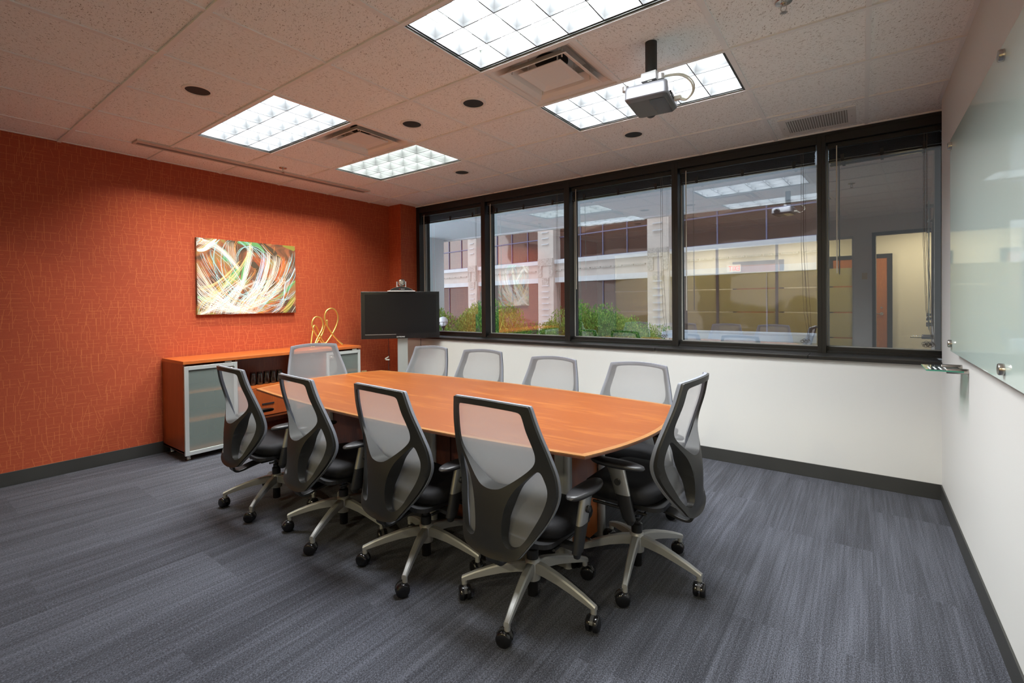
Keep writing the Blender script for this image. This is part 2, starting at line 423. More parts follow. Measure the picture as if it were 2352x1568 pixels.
def mat_carpet():
    m, nt, out = newmat('carpet_planks')
    g = N(nt, 'ShaderNodeNewGeometry')
    sp = N(nt, 'ShaderNodeSeparateXYZ', {0: g.outputs['Position']})
    # planks 0.5 wide (x) by 1.0 long (y), each with its own tone
    px = N(nt, 'ShaderNodeMath', {0: sp.outputs['X'], 1: .5}, operation='DIVIDE')
    pxf = N(nt, 'ShaderNodeMath', {0: px.outputs[0]}, operation='FLOOR')
    sh = N(nt, 'ShaderNodeMath', {0: pxf.outputs[0], 1: .37}, operation='MULTIPLY')
    py = N(nt, 'ShaderNodeMath', {0: sp.outputs['Y'], 1: sh.outputs[0]}, operation='ADD')
    pyf = N(nt, 'ShaderNodeMath', {0: py.outputs[0]}, operation='FLOOR')
    cell = N(nt, 'ShaderNodeCombineXYZ', {0: pxf.outputs[0], 1: pyf.outputs[0], 2: 0.0})
    wn = N(nt, 'ShaderNodeTexWhiteNoise', {'Vector': cell.outputs[0]}, noise_dimensions='3D')
    off = N(nt, 'ShaderNodeVectorMath', {0: wn.outputs['Color'], 'Scale': 20.0}, operation='SCALE')
    pos = N(nt, 'ShaderNodeVectorMath', {0: g.outputs['Position'], 1: off.outputs[0]}, operation='ADD')
    s1 = N(nt, 'ShaderNodeMapping', {'Vector': pos.outputs[0], 'Scale': (85, 1.6, 1)})
    n1 = N(nt, 'ShaderNodeTexNoise', {'Vector': s1.outputs[0], 'Scale': 1.0, 'Detail': 3.0, 'Roughness': .6})
    s2 = N(nt, 'ShaderNodeMapping', {'Vector': pos.outputs[0], 'Scale': (14, .9, 1)})
    n2 = N(nt, 'ShaderNodeTexNoise', {'Vector': s2.outputs[0], 'Scale': 1.0, 'Detail': 2.0})
    s3 = N(nt, 'ShaderNodeMapping', {'Vector': g.outputs['Position'], 'Scale': (260, 150, 1)})
    n3 = N(nt, 'ShaderNodeTexNoise', {'Vector': s3.outputs[0], 'Scale': 1.0, 'Detail': 1.0})
    a = N(nt, 'ShaderNodeMath', {0: n1.outputs['Fac'], 1: .62}, operation='MULTIPLY')
    b_ = N(nt, 'ShaderNodeMath', {0: n2.outputs['Fac'], 1: .48}, operation='MULTIPLY')
    c_ = N(nt, 'ShaderNodeMath', {0: n3.outputs['Fac'], 1: 1.3}, operation='MULTIPLY')
    ab = N(nt, 'ShaderNodeMath', {0: a.outputs[0], 1: b_.outputs[0]}, operation='ADD')
    abc = N(nt, 'ShaderNodeMath', {0: ab.outputs[0], 1: c_.outputs[0]}, operation='ADD')
    tone = N(nt, 'ShaderNodeMath', {0: wn.outputs['Value'], 1: .10}, operation='MULTIPLY')
    tt = N(nt, 'ShaderNodeMath', {0: abc.outputs[0], 1: tone.outputs[0]}, operation='ADD')
    cr = N(nt, 'ShaderNodeValToRGB', {'Fac': N(nt, 'ShaderNodeMath', {0: tt.outputs[0], 1: .5}, operation='MULTIPLY').outputs[0]})
    e = cr.color_ramp.elements
    e[0].position = .44; e[0].color = (.013, .0145, .019, 1)
    e[1].position = .80; e[1].color = (.105, .112, .138, 1)
    e2 = e.new(.60); e2.color = (.039, .041, .051, 1)
    bu = N(nt, 'ShaderNodeBump', {'Height': abc.outputs[0], 'Strength': .35, 'Distance': .004})
    b = N(nt, 'ShaderNodeBsdfPrincipled', {'Base Color': cr.outputs[0], 'Roughness': .9, 'Specular IOR Level': .15, 'Normal': bu.outputs[0], 'Sheen Weight': .1})
    nt.links.new(b.outputs[0], out.inputs[0]); return m
M['carpet'] = mat_carpet()

# outdoor
M['stone'] = pmat('pale_cast_stone', (.58, .51, .47), .8, var=(1.5, .08))
M['stone_light'] = pmat('pale_stone_cap', (.60, .60, .63), .7, var=(2, .06))
M['carved'] = pmat('carved_stone', (.46, .41, .375), .9, bump=(20, 1.0), var=(18, .25))
M['soffit'] = pmat('soffit_paint', (.58, .62, .70), .8)
M['pillar'] = pmat('grey_stucco', (.56, .58, .62), .85, bump=(80, .4))
M['ground'] = pmat('paved_ground', (.40, .40, .38), .9, var=(1, .1))
M['lead_blue'] = pmat('window_bar_blue', (.13, .13, .24), .5)
M['planter'] = pmat('planter_stone', (.55, .55, .56), .8, var=(9, .2))
M['planter_cap'] = pmat('planter_cap', (.66, .72, .82), .6)
M['globe'] = pmat('opal_globe', (.8, .82, .85), .3)
M['terracotta'] = pmat('terracotta', (.40, .10, .04), .7)
def mat_farglass(ior=1.95):
    m, nt, out = newmat('tinted_far_glass')
    tc = N(nt, 'ShaderNodeTexCoord')
    mp = N(nt, 'ShaderNodeMapping', {'Vector': tc.outputs['Object'], 'Scale': (.35, 1.0, 1.0)})
    no = N(nt, 'ShaderNodeTexNoise', {'Vector': mp.outputs[0], 'Scale': .9, 'Detail': 1.0})
    bu = N(nt, 'ShaderNodeBump', {'Height': no.outputs['Fac'], 'Strength': .5, 'Distance': .12})
    b = N(nt, 'ShaderNodeBsdfPrincipled', {'Base Color': (.07, .042, .034, 1), 'Roughness': .04, 'Specular IOR Level': .5, 'IOR': ior, 'Specular Tint': (1, .80, .72, 1), 'Normal': bu.outputs[0]})
    nt.links.new(b.outputs[0], out.inputs[0]); return m
M['far_glass'] = mat_farglass(); M['far_glass_low'] = mat_farglass(1.4)
def mat_leaf():
    m, nt, out = newmat('shrub_leaf')
    g = N(nt, 'ShaderNodeNewGeometry')
    cr = N(nt, 'ShaderNodeValToRGB', {'Fac': g.outputs['Random Per Island']})
    e = cr.color_ramp.elements
    e[0].position = 0; e[0].color = (.06, .19, .05, 1); e[1].position = 1; e[1].color = (.42, .58, .14, 1)
    e2 = e.new(.55); e2.color = (.15, .36, .08, 1)
    d = N(nt, 'ShaderNodeBsdfDiffuse', {'Color': cr.outputs[0]})
    t = N(nt, 'ShaderNodeBsdfTranslucent', {'Color': cr.outputs[0]})
    x = N(nt, 'ShaderNodeMixShader', {0: .35, 1: d.outputs[0], 2: t.outputs[0]})
    nt.links.new(x.outputs[0], out.inputs[0]); return m
M['leaf'] = mat_leaf()
M['stem'] = pmat('shrub_stem', (.10, .07, .04), .8)

# lights
M['lamp_panel'] = emat('fluorescent_tubes', (.95, .98, 1.0), 66.0)
M['lamp_panel_warm'] = emat('fluorescent_tubes_greenish', (.95, 1.0, .93), 50.0)
M['louver'] = pmat('louver_grey', (.072, .075, .077), .5, spec=.15)
M['troffer_frame'] = pmat('troffer_edge_dark', (.03, .035, .03), .5)
M['exit_red'] = emat('exit_letters', (1, .05, .02), 6.0)
M['corridor_lamp'] = emat('corridor_lamp', (1, .80, .45), 9.0)

# ------------------------------------------------------------------ room shell
def struct(name, mb, mat, **kw):
    o = mb.build(name, mat, **kw); o['kind'] = 'structure'; return o

# floor (runs under the corridor behind the glass partition too)
struct('floor', MB().box((-1.2, -3.8, -.12), (8.2, 3.75, 0)), M['carpet'])

# ceiling: one tile field with the fixture openings left out
holes = set()
def hole(i0, j0, i1, j1):
    for i in range(i0, i1):
        for j in range(j0, j1): holes.add((i, j))
TROFFERS = [(2, 1, 'A'), (2, 3, 'D'), (6, 1, 'B'), (6, 3, 'C')]
for i, j, _ in TROFFERS: hole(i, j, i+2, j+1)
hole(3, 2, 4, 3); hole(6, 2, 7, 3)
cl = MB()
for i in range(-2, 14):
    for j in range(-7, 7):
        if (i, j) in holes: continue
        x0, x1 = i*U, (i+1)*U; y0, y1 = j*U, (j+1)*U
        x0 = max(x0, -.2); y1 = min(y1, YW+.2); x1 = min(x1, 8.2)
        if x1 <= x0 or y1 <= y0: continue
        cl.quad((x0, y0, H), (x0, y1, H), (x1, y1, H), (x1, y0, H))
ceil_o = struct('ceiling', cl, M['tile'], recalc=False)
br = MB()
for i in range(0, 14):
    x = i*U
    if x < XL or x > 8: continue
    segs = [(-6*U, YW+.1)]
    cuts = []
    if i in (3,): cuts = [(1, 2), (3, 4)]
    if i in (7,): cuts = [(1, 2), (3, 4)]
    y = -6*U; parts = []
    for a, b in cuts:
        parts.append((y, a*U)); y = b*U
    parts.append((y, YW+.1))
    w = .0115 if i % 2 else .014
    for a, b in parts:
        br.box((x-w, a, H-.007), (x+w, b, H+.004))
for j in range(-6, 7):
    y = j*U
    if y > YW+.1: continue
    br.box((XL if y > YF else -.2, y-.0125, H-.009), (8.2, y+.0125, H+.004))
o = br.build('tile_bars', M['bar'], ceil_o)
# wall angle
an = MB()
an.box((XL, YF, H-.004), (XL+.022, 3.38, H+.002)); an.box((XR-.02, YF, H-.004), (XR, YB, H+.002))
an.build('wall_angle', M['bar'], ceil_o)
# plenum slab above the openings so nothing outdoors shows through
struct('trim_1', MB().box((-.3, -4, H+.32), (8.3, YW+.25, H+.42)), M['black_hole'])

struct('wall_left', MB().box((XL-.12, YF-.1, 0), (XL, 3.50, H+.3)), M['red_paper'])
struct('wall_pier', MB().box((XL, 3.38, 0), (.437, 3.92, H+.3)), M['red_paper'])
struct('wall_back', MB().box((.437, YB, 0), (6.3, 3.92, .918)), M['white_wall'])
struct('wall_right', MB().box((XR, YF, 0), (XR+.12, YB, H+.3)).box((XR+.09, YB, .918), (XR+.12, YW+.02, H+.3)), M['white_wall'])  # second box: hidden filler added to stop light leaking past the wall end
# window sill board, in five lengths with open joints like the photo
sl = MB()
ends = [.437, 1.56, 2.72, 3.92, 5.12, XR]
for a, b in zip(ends[:-1], ends[1:]):
    sl.box((a+.002, YB-.022, .918), (b-.001, YW+.02, .944))
struct('trim_2', sl, M['black_frame'], bevel=.002)

def baseboard(name, pts):
    b = MB()
    for (x0, y0), (x1, y1) in pts: b.box((x0, y0, 0), (x1, y1, .106))
    return struct(name, b, M['baseboard'], bevel=.002)
baseboard('baseboard_left', [((XL, YF), (XL+.008, 3.372)), ((XL, 3.372), (.437, 3.38))])
baseboard('baseboard_back', [((.437, YB-.008), (XR, YB))])
baseboard('baseboard_right', [((XR-.008, YF), (XR, YB-.008))])

# ------------------------------------------------------------------ windows
MULL = [(.437, .50), (1.616, 1.68), (2.813, 2.879), (3.994, 4.052), (5.166, 5.225), (5.93, 6.0)]
PANE_ROT = [-.4, -.9, -1.05, -1.65, -2.35]
for k in range(5):
    a0 = MULL[k][0] if k == 0 else (MULL[k][0] + MULL[k][1])/2
    b0 = (MULL[k+1][0] + MULL[k+1][1])/2 if k < 4 else 6.0
    aL, bR = MULL[k][1], MULL[k+1][0]
    w = empty('window_%d' % (k+1), ((aL+bR)/2, YW, .944), kind='structure')
    f = MB()
    cx = (aL+bR)/2
    def L(x, y, z): return (x-cx, y-YW, z-.944)
    f.box(L(a0, YW, .944), L(aL, YW+.2, H-.03)); f.box(L(bR, YW, .944), L(b0, YW+.2, H-.03))
    f.box(L(aL, YW+.004, 2.635), L(bR, YW+.2, H-.025))
    f.box(L(aL, YW+.05, .944), L(bR, YW+.2, .992))
    f.box(L(aL, YW+.02, .944), L(bR, YW+.05, .962))
    f.build('window_frame', M['black_frame'], w, bevel=.0015)
    g = MB()
    t = .011
    g.box(L(aL, YW+.105, .99), L(aL+t, YW+.12, 2.635)); g.box(L(bR-t*.5, YW+.105, .99), L(bR, YW+.12, 2.635))
    g.box(L(aL, YW+.105, .99), L(bR, YW+.12, .997))
    g.build('bead_glint', pmat('bead_glint_grey', (.42, .42, .38), .4) if k == 0 else bpy.data.materials['bead_glint_grey'], w)  # pale bead also stands in for light reflected along the jamb edges
    p = MB(); hw = (bR-aL)/2
    p.quad((-hw, 0, .046), (hw, 0, .046), (hw, 0, 1.70), (-hw, 0, 1.70))
    po = p.build('glass_pane', M['pane'], w, recalc=False)
    po.location = (0, .125, 0); po.rotation_euler = (math.radians(.34), 0, math.radians(PANE_ROT[k]))
# ceiling-high closing strip above the window heads
struct('trim_3', MB().box((.437, YW, H-.03), (6.02, YW+.22, H+.3)), M['black_frame'])

where = ['above the television corner', 'in the window that mirrors the canvas print', 'in the middle window',
         'in the wide window second from the glass board', 'in the window beside the glass board']
for k in range(5):
    aL, bR = MULL[k][1] + .012, MULL[k+1][0] - .012
    if k == 4: bR = 5.925
    cx = (aL+bR)/2
    b = empty('window_blind', (cx, YW+.055, 2.635), label='raised black mini blind ' + where[k], cat='blind', group='raised black mini blinds')
    hw = (bR-aL)/2
    MB().box((-hw, -.022, -.042), (hw, .022, -.004)).build('headrail', M['black_frame'], b, bevel=.002)
    s = MB()
    for q in range(14):
        z = -.05 - q*.0062; jx = random.uniform(-.003, .003)
        s.box((-hw+.006+jx, -.0135, z-.0018), (hw-.006+jx, .0135, z+.0018))
    s.box((-hw+.004, -.016, -.152), (hw-.004, .016, -.138))
    s.build('gathered_slats', M['gloss_black'], b)
    for t in (-.72, 0, .72):
        cl_ = MB()
        cl_.box((t*hw-.012, -.021, -.150), (t*hw+.012, -.017, -.10))
        cl_.box((t*hw-.010, -.021, -.158), (t*hw+.010, -.014, -.148))
        cl_.build('ladder_tape', M['chair_black'], b)
    zl = [1.32, 1.30, 1.12, 1.35, 1.05][k]
    MB().tube([(-hw+.06, -.03, -.03), (-hw+.06, -.034, -.06), (-hw+.061, -.034, -zl)], .0042, 6).build('tilt_wand', M['cable_white'], b)
    cd = MB()
    bl = -1.60
    cd.tube([(hw-.10, -.024, -.04), (hw-.101, -.03, -.8), (hw-.085, -.032, -1.35), (hw-.05, -.032, bl)], .0014, 5)
    cd.tube([(hw-.085, -.024, -.04), (hw-.086, -.03, -.8), (hw-.06, -.032, -1.3), (hw-.045, -.032, bl)], .0014, 5)
    for q in range(7):
        cc = Vector((hw-.05-.008*q, -.032, bl+.006*math.sin(q*2)))
        cd.tube([cc + Vector((.012*math.cos(t), .006*math.sin(2*t), .012*math.sin(t))) for t in [j*PI/4 for j in range(9)]], .0016, 5)
    cd.build('lift_cord', pmat('cord_brown', (.12, .10, .08), .6) if k == 0 else bpy.data.materials['cord_brown'], b)

# ------------------------------------------------------------------ wall behind the camera: glass partition and door opening
fw = MB()
fw.box((-.2, YF-.12, 0), (.62, YF, H+.3))
fw.box((4.88, YF-.12, 0), (5.14, YF, H+.3))
fw.box((.62, YF-.12, 2.42), (4.88, YF, H+.3))
fw.box((5.14, YF-.12, 2.40), (6.3, YF, H+.3))
struct('wall_front', fw, M['white_wall'])
d = empty('door_1', (5.14, YF, 0), kind='structure')
MB().box((0, -.14, 0), (.05, .015, 2.45)).box((.05, -.14, 2.40), (1.1, .015, 2.45)).build('door_frame', M['black_frame'], d)
gp = empty('glass_partition', (2.75, YF-.06, 0), label='frosted banded glass partition between the room and the corridor', cat='partition')
fr = MB()
for x in (-2.13, -1.08, 0.0, 1.08, 2.13): fr.box((x-.022, -.03, 0), (x+.022, .03, 2.42))
fr.box((-2.13, -.03, 2.38), (2.13, .03, 2.42)); fr.box((-2.13, -.03, 0), (2.13, .03, .05))
fr.build('partition_frame', M['silver'], gp)
fb = MB()
for a, b_ in ((.05, .62), (.64, 1.07), (1.09, 1.53), (1.55, 1.87)):
    fb.box((-2.11, -.004, a), (2.11, .004, b_))
def mat_film():
    m, nt, out = newmat('frosted_film')
    d_ = N(nt, 'ShaderNodeBsdfDiffuse', {'Color': (.60, .58, .42, 1)}); t_ = N(nt, 'ShaderNodeBsdfTranslucent', {'Color': (.85, .80, .55, 1)})
    x_ = N(nt, 'ShaderNodeMixShader', {0: .6, 1: d_.outputs[0], 2: t_.outputs[0]})
    nt.links.new(x_.outputs[0], out.inputs[0]); return m
fb.build('frosted_bands', mat_film(), gp)
MB().quad((-2.11, .006, .05), (2.11, .006, .05), (2.11, .006, 2.38), (-2.11, .006, 2.38)).build('clear_pane', M['pane_dark'], gp)
# corridor
struct('wall_corridor', MB().box((-1.2, -3.8, 0), (8.2, -3.66, H+.3)).box((6.9, -3.66, 0), (7.0, YF-.12, H+.3)).box((-1.2, -3.66, 0), (-1.1, YF-.12, H+.3)), M['cream_wall'])
for n_, x in ((2, 4.30), (3, 2.6)):
    d = empty('door_%d' % n_, (x, -3.66, 0), kind='structure')
    MB().box((-.03, 0, 0), (.05, .05, 2.2)).box((.95, 0, 0), (1.03, .05, 2.2)).box((.05, 0, 2.12), (.95, .05, 2.2)).build('door_frame', M['black_frame'], d)
    lf = MB().box((.05, .005, .01), (.95, .035, 2.12)).build('door_leaf', M['wood_door'], d)
    MB().lathe([(.03, 0), (.03, .012)], (.86, .036, 1.0), 16, axis='Y').tube([(.86, .05, 1.0), (.86, .075, 1.0), (.76, .075, 1.0)], .009, 8).build('door_handle', M['satin'], lf)
    MB().lathe([(.018, 0), (.018, .008)], (.86, .036, 1.12), 14, axis='Y').build('lock_rose', M['satin'], lf)
th = MB().box((5.0, YF, 1.66), (5.075, YF+.022, 1.77)).build('wall_thermostat', M['plate_beige'], bevel=.004)
tag(th, 'small wall control box beside the door opening behind the viewer', 'thermostat')
ex = empty('exit_sign', (2.6, -3.62, 2.05), label='red lit exit sign on the corridor wall', cat='sign')
MB().box((-.15, -.03, -.09), (.15, .03, .09)).build('sign_body', M['white_metal'], ex)
le = MB()
def seg(ox, pts):
    for (xa, za, xb, zb) in pts:
        a = Vector((-(ox+xa), .032, za)); b_ = Vector((-(ox+xb), .032, zb))
        dr = (b_-a); L_ = dr.length; dr.normalize(); pr = Vector((-dr.z, 0, dr.x))
        le.obox((a+b_)/2, dr*(L_/2+.004), pr*.006, Vector((0, .002, 0)))
# reads from inside the corridor and the room (facing +y)
seg(-.125, [(0, -.05, 0, .05), (0, .05, .045, .05), (0, 0, .04, 0), (0, -.05, .045, -.05)])
seg(-.06, [(0, -.05, .045, .05), (0, .05, .045, -.05)])
seg(.015, [(0, -.05, 0, .05)])
seg(.045, [(.03, -.05, .03, .05), (0, .05, .06, .05)])
le.build('sign_letters', M['exit_red'], ex)
for x in (2.0, 3.9, 5.8):
    t = empty('corridor_downlight', (x, -2.75, H), label='round lit downlight in the corridor ceiling beyond the glass', cat='light', group='corridor downlights')
    MB().lathe([(.10, -.012), (.10, 0)], n=24).build('trim_ring', M['white_metal'], t)
    MB().lathe([(.08, -.014), (.08, -.012)], n=24).build('lamp', M['corridor_lamp'], t)

# ------------------------------------------------------------------ ceiling fixtures
def troffer(i, j, label, matk, n=(6, 3)):
    cx, cy = (i+1)*U, (j+.5)*U
    t = empty('ceiling_troffer', (cx, cy, H), label=label, cat='ceiling light', group='recessed louvred troffers')
    hx, hy, D = U-.013, U/2-.013, .115
    hs = MB()
    for a, b_ in (((-hx, -hy, -.001), (-hx+.012, hy, D)), ((hx-.012, -hy, -.001), (hx, hy, D)), ((-hx, -hy, -.001), (hx, -hy+.012, D)), ((-hx, hy-.012, -.001), (hx, hy, D)), ((-hx, -hy, D), (hx, hy, D+.006))):
        hs.box(a, b_)
    hs.build('housing', M['troffer_frame'], t)
    ix, iy = hx-.016, hy-.016
    MB().quad((-ix, -iy, D-.004), (-ix, iy, D-.004), (ix, iy, D-.004), (ix, -iy, D-.004)).build('lamp_panel', matk, t, recalc=False)
    lv = MB()
    zt, zb = .082, .006
    def blade(p, q, wt, wb):
        p = Vector(p); q = Vector(q); dr = (q-p).normalized(); s_ = Vector((-dr.y, dr.x, 0))
        prof = [(wb, zb), (wb*1.1, zb+.014), ((wb+wt)*.42, (zt+zb)*.5), (wt, zt)]
        vs = []
        for e in (p, q):
            for w_, z_ in prof: vs.append(e + s_*w_ + Vector((0, 0, z_)))
            for w_, z_ in reversed(prof): vs.append(e - s_*w_ + Vector((0, 0, z_)))
        m_ = 8
        fs = [(k, (k+1) % m_, m_+(k+1) % m_, m_+k) for k in range(m_)]
        lv.add(vs, fs)
    for a in range(n[0]+1):
        x = -ix + 2*ix*a/n[0]; blade((x, -iy, 0), (x, iy, 0), .014, .0027)
    for a in range(n[1]+1):
        y = -iy + 2*iy*a/n[1]; blade((-ix, y, 0), (ix, y, 0), .014, .0027)
    lv.build('louver_grid', M['louver'], t)
    return t
troffer(2, 1, 'louvred ceiling light nearest the red wall, beside the dark round speaker', M['lamp_panel'])
troffer(2, 3, 'louvred ceiling light between the square air diffuser and the far corner', M['lamp_panel_warm'])
troffer(6, 1, 'large louvred ceiling light cut off by the top edge of the photo', M['lamp_panel'])
troffer(6, 3, 'louvred ceiling light directly behind the hanging projector', M['lamp_panel'])

def diffuser(i, j, label):
    cx, cy = (i+.5)*U, (j+.5)*U
    t = empty('air_diffuser', (cx, cy, H), label=label, cat='air vent', group='square ceiling air diffusers')
    h = U/2 - .013
    def ring(mb, rings, top=None):
        vs = []; fs = []
        for (r, z) in rings:
            vs += [(-r, -r, z), (r, -r, z), (r, r, z), (-r, r, z)]
        for k in range(len(rings)-1):
            for q in range(4):
                q2 = (q+1) % 4
                fs.append((k*4+q, k*4+q2, (k+1)*4+q2, (k+1)*4+q))
        mb.add(vs, fs)
    a = MB(); ring(a, [(h, 0), (h-.02, -.001), (h-.035, .004), (h-.10, .055), (h-.13, .10)])
    a.build('outer_frame', M['white_metal'], t)
    MB().box((-h, -h, .10), (h, h, .106)).build('back_plate', M['white_metal'], t)
    b = MB(); ring(b, [(.222, -.008), (.225, -.012), (.216, -.012), (.190, .004), (.150, .050), (.152, .054), (.196, .008)])
    b.build('middle_cone', M['white_metal'], t)
    c = MB(); ring(c, [(.143, .008), (.145, .002), (.136, .0), (.035, .020), (.03, .030)])
    c.add([(-.143, -.143, .008), (.143, -.143, .008), (.143, .143, .008), (-.143, .143, .008)], [(0, 1, 2, 3)])
    c.lathe([(.036, .010), (.036, .018)], n=20)
    c.build('centre_cone', M['white_metal'], t)
    MB().lathe([(.10, .088), (.10, .1)], n=28).build('duct_opening', M['black_hole'], t)
    for sx in (-1, 1):
        for sy in (-1, 1):
            MB().box((sx*.17-.003, sy*.17-.003, .0), (sx*.17+.003, sy*.17+.003, .1)).build('hanger', M['white_metal'], t)
            MB().box((sx*.1-.003, sy*.1-.003, .01), (sx*.1+.003, sy*.1+.003, .1)).build('hanger', M['white_metal'], t)
diffuser(3, 2, 'square air diffuser between the two louvred lights nearest the red wall')
diffuser(6, 2, 'square air diffuser beside the hanging projector')

spk = ['nearest the red wall', 'between the two air diffusers, closer to the projector', 'between the two air diffusers, closer to the red wall',
       'below the projector, nearest the windows', 'beyond the far louvred light']
for (x, y), s_ in zip([(2.109, .306), (3.351, 1.513), (2.742, 1.513), (3.977, 2.765), (2.145, 2.731)], spk):
    t = empty('ceiling_speaker', (x, y, H), label='round black recessed ceiling speaker ' + s_, cat='speaker', group='round recessed ceiling speakers')
    MB().lathe([(.068, -.001), (.069, -.0065), (.085, -.005), (.088, 0)], n=40, caps=False).build('trim_ring', M['white_metal'], t, smooth=40)
    MB().lathe([(.0685, -.003), (.0685, -.001)], n=40).build('grille', M['black_hole'], t)

for (x, y), s_ in zip([(.871, 1.516), (5.176, 1.546)], ['near the red wall', 'at the top edge of the photo']):
    t = empty('sprinkler_head', (x, y, H), label='metal fire sprinkler head ' + s_, cat='sprinkler', group='ceiling sprinkler heads')
    MB().lathe([(.036, -.001), (.034, -.006), (.014, -.010), (.012, -.014)], n=20).build('escutcheon', M['satin'], t, smooth=40)
    b = MB().tube([(0, 0, -.01), (0, 0, -.022)], .007, 10)
    for sx in (-1, 1): b.tube([(0, 0, -.018), (sx*.011, 0, -.024), (sx*.011, 0, -.038), (0, 0, -.048)], .0022, 6)
    b.build('frame_arm', M['satin'], t)
    b = MB()
    for q in range(12):
        a = 2*PI*q/12
        b.obox((.010*math.cos(a), .010*math.sin(a), -.051), (.006*math.cos(a), .006*math.sin(a), 0), (-.0018*math.sin(a), .0018*math.cos(a), 0), (0, 0, .0008))
    b.lathe([(.007, -.053), (.007, -.049)], n=12)
    b.build('deflector', M['satin'], t)

# linear wall washer near the red wall
t = empty('linear_wall_washer', (.69, 1.505, H), label='long narrow recessed light slot along the red wall', cat='ceiling light')
hl = 1.137
MB().box((-.07, -hl, -.0135), (-.048, hl, 0)).box((.02, -hl, -.013), (.07, hl, 0)).box((-.048, -hl, -.0125), (.03, -hl+.02, 0)).box((-.048, hl-.02, -.0125), (.03, hl, 0)).build('slot_frame', M['slot'], t)
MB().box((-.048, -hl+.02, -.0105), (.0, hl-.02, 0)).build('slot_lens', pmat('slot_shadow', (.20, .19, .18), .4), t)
MB().box((.012, -hl+.02, -.0135), (.020, hl-.02, 0)).build('slot_baffle', M['white_metal'], t)

# return-air grille by the window
t = empty('return_grille', (5.185, 3.37, H), label='rectangular slotted return air grille beside the windows', cat='air vent')
g = MB()
g.box((-.24, -.205, -.008), (.24, -.155, 0)); g.box((-.24, .155, -.008), (.24, .205, 0))
g.box((-.24, -.155, -.008), (-.19, .155, 0)); g.box((.19, -.155, -.008), (.24, .155, 0))
g.build('grille_frame', M['white_metal'], t, bevel=.002)
MB().box((-.19, -.155, -.002), (.19, .155, -.0005)).build('grille_void', pmat('grille_shadow', (.34, .31, .28), .8), t)
g = MB()
for q in range(24):
    x = -.182 + q*.0158
    g.obox((x, 0, -.005), (.0022, 0, .0012), (0, .155, 0), (0, 0, .003))
g.build('grille_blades', M['white_metal'], t)
MB().lathe([(.004, -.0095), (.004, -.008)], (-.215, 0, 0), 8).lathe([(.004, -.0095), (.004, -.008)], (.215, 0, 0), 8).build('screw', M['satin'], t)

# ------------------------------------------------------------------ projector
pj = empty('ceiling_projector', (4.545, 1.60, H), label='grey projector hanging on a black pole below the ceiling', cat='projector')
MB().tube([(.03, -.085, 0), (.03, -.085, -.155)], [.030, .030], 24, squash=(1, 1)).tube([(.03, -.085, -.155), (.03, -.085, -.175)], [.030, .024], 24).build('mount_pole', pmat('pole_black', (.025, .026, .024), .55), pj, smooth=50)
mt = MB()
mt.box((-.015, -.115, -.205), (.065, -.045, -.160)); mt.obox((-.03, -.06, -.205), (.085, .01, 0), (-.004, .016, 0), (0, 0, .006))
mt.tube([(-.115, -.075, -.215), (-.115, -.075, -.188)], .018, 12); mt.tube([(.085, -.10, -.215), (.085, -.10, -.185)], .018, 12); mt.tube([(.03, .10, -.215), (.03, .10, -.190)], .018, 12)
mt.obox((.03, 0, -.205), (.012, 0, 0), (0, .11, 0), (0, 0, .006))
mt.build('mount_bracket', M['silver'], pj, bevel=.002)
ang = math.radians(6)
pb = empty('projector_case', (0, 0, 0)); pb.parent = pj
# tapered case: silver upper shell, dark underside
def rot(x, y): return (x*math.cos(ang)-y*math.sin(ang), x*math.sin(ang)+y*math.cos(ang))
COL.objects.unlink(pb); bpy.data.objects.remove(pb)
def rrect(hx, hy, r, n=5):
    pts = []
    for cx_, cy_, a0 in ((hx-r, hy-r, 0), (-hx+r, hy-r, PI/2), (-hx+r, -hy+r, PI), (hx-r, -hy+r, 3*PI/2)):
        for q in range(n+1):
            a = a0 + PI/2*q/n; pts.append((cx_+r*math.cos(a), cy_+r*math.sin(a)))
    return pts
def tapered(mb, rings, mi=0):
    n = len(rings[0][0]); vs = []; fs = []
    for pts, z in rings: vs += [(*rot(x, y), z) for x, y in pts]
    for k in range(len(rings)-1):
        for q in range(n):
            q2 = (q+1) % n; fs.append((k*n+q, k*n+q2, (k+1)*n+q2, (k+1)*n+q))
    fs.append(tuple(range(n-1, -1, -1))); fs.append(tuple((len(rings)-1)*n + q for q in range(n)))
    mb.add(vs, fs, mi)
pc = MB(); tapered(pc, [(rrect(.108, .130, .022), -.290), (rrect(.112, .134, .024), -.285), (rrect(.112, .134, .024), -.235), (rrect(.106, .128, .022), -.222)])
pc.build('projector_body', pmat('projector_silver', (.26, .27, .30), .4, metal=.4), pj, smooth=35)
pc = MB(); tapered(pc, [(rrect(.096, .116, .02), -.305), (rrect(.107, .129, .022), -.2905)])
pc.build('underside', pmat('projector_grey', (.10, .105, .11), .4), pj, smooth=35)
pc = MB(); x0, y0 = .010, -.112
pc.add([(*rot(.012, -.108), -.306), (*rot(.090, -.108), -.306), (*rot(.090, .108), -.306), (*rot(.012, .108), -.306)], [(0, 1, 2, 3)])
pc.build('gloss_cover', M['gloss_black'], pj)
MB().lathe([(.028, 0), (.034, .01), (.034, .05), (.026, .056)], (-.055, .10, -.268), 24, axis='Y').build('lens_barrel', M['chair_black'], pj, smooth=40)
MB().lathe([(.022, .055), (.022, .058)], (-.055, .10, -.268), 20, axis='Y').build('lens', M['gloss_black'], pj)
pp = MB()
for q in range(6):
    a = rot(.1125, -.07+.022*q)
    pp.box((a[0]-.001, a[1]-.007, -.276), (a[0]+.004, a[1]+.007, -.262)) if q > 1 else pp.lathe([(.005, 0), (.005, .006)], (a[0], a[1], -.268), 10, axis='X')
pp.build('port_panel', M['chair_black'], pj)
cb = MB()
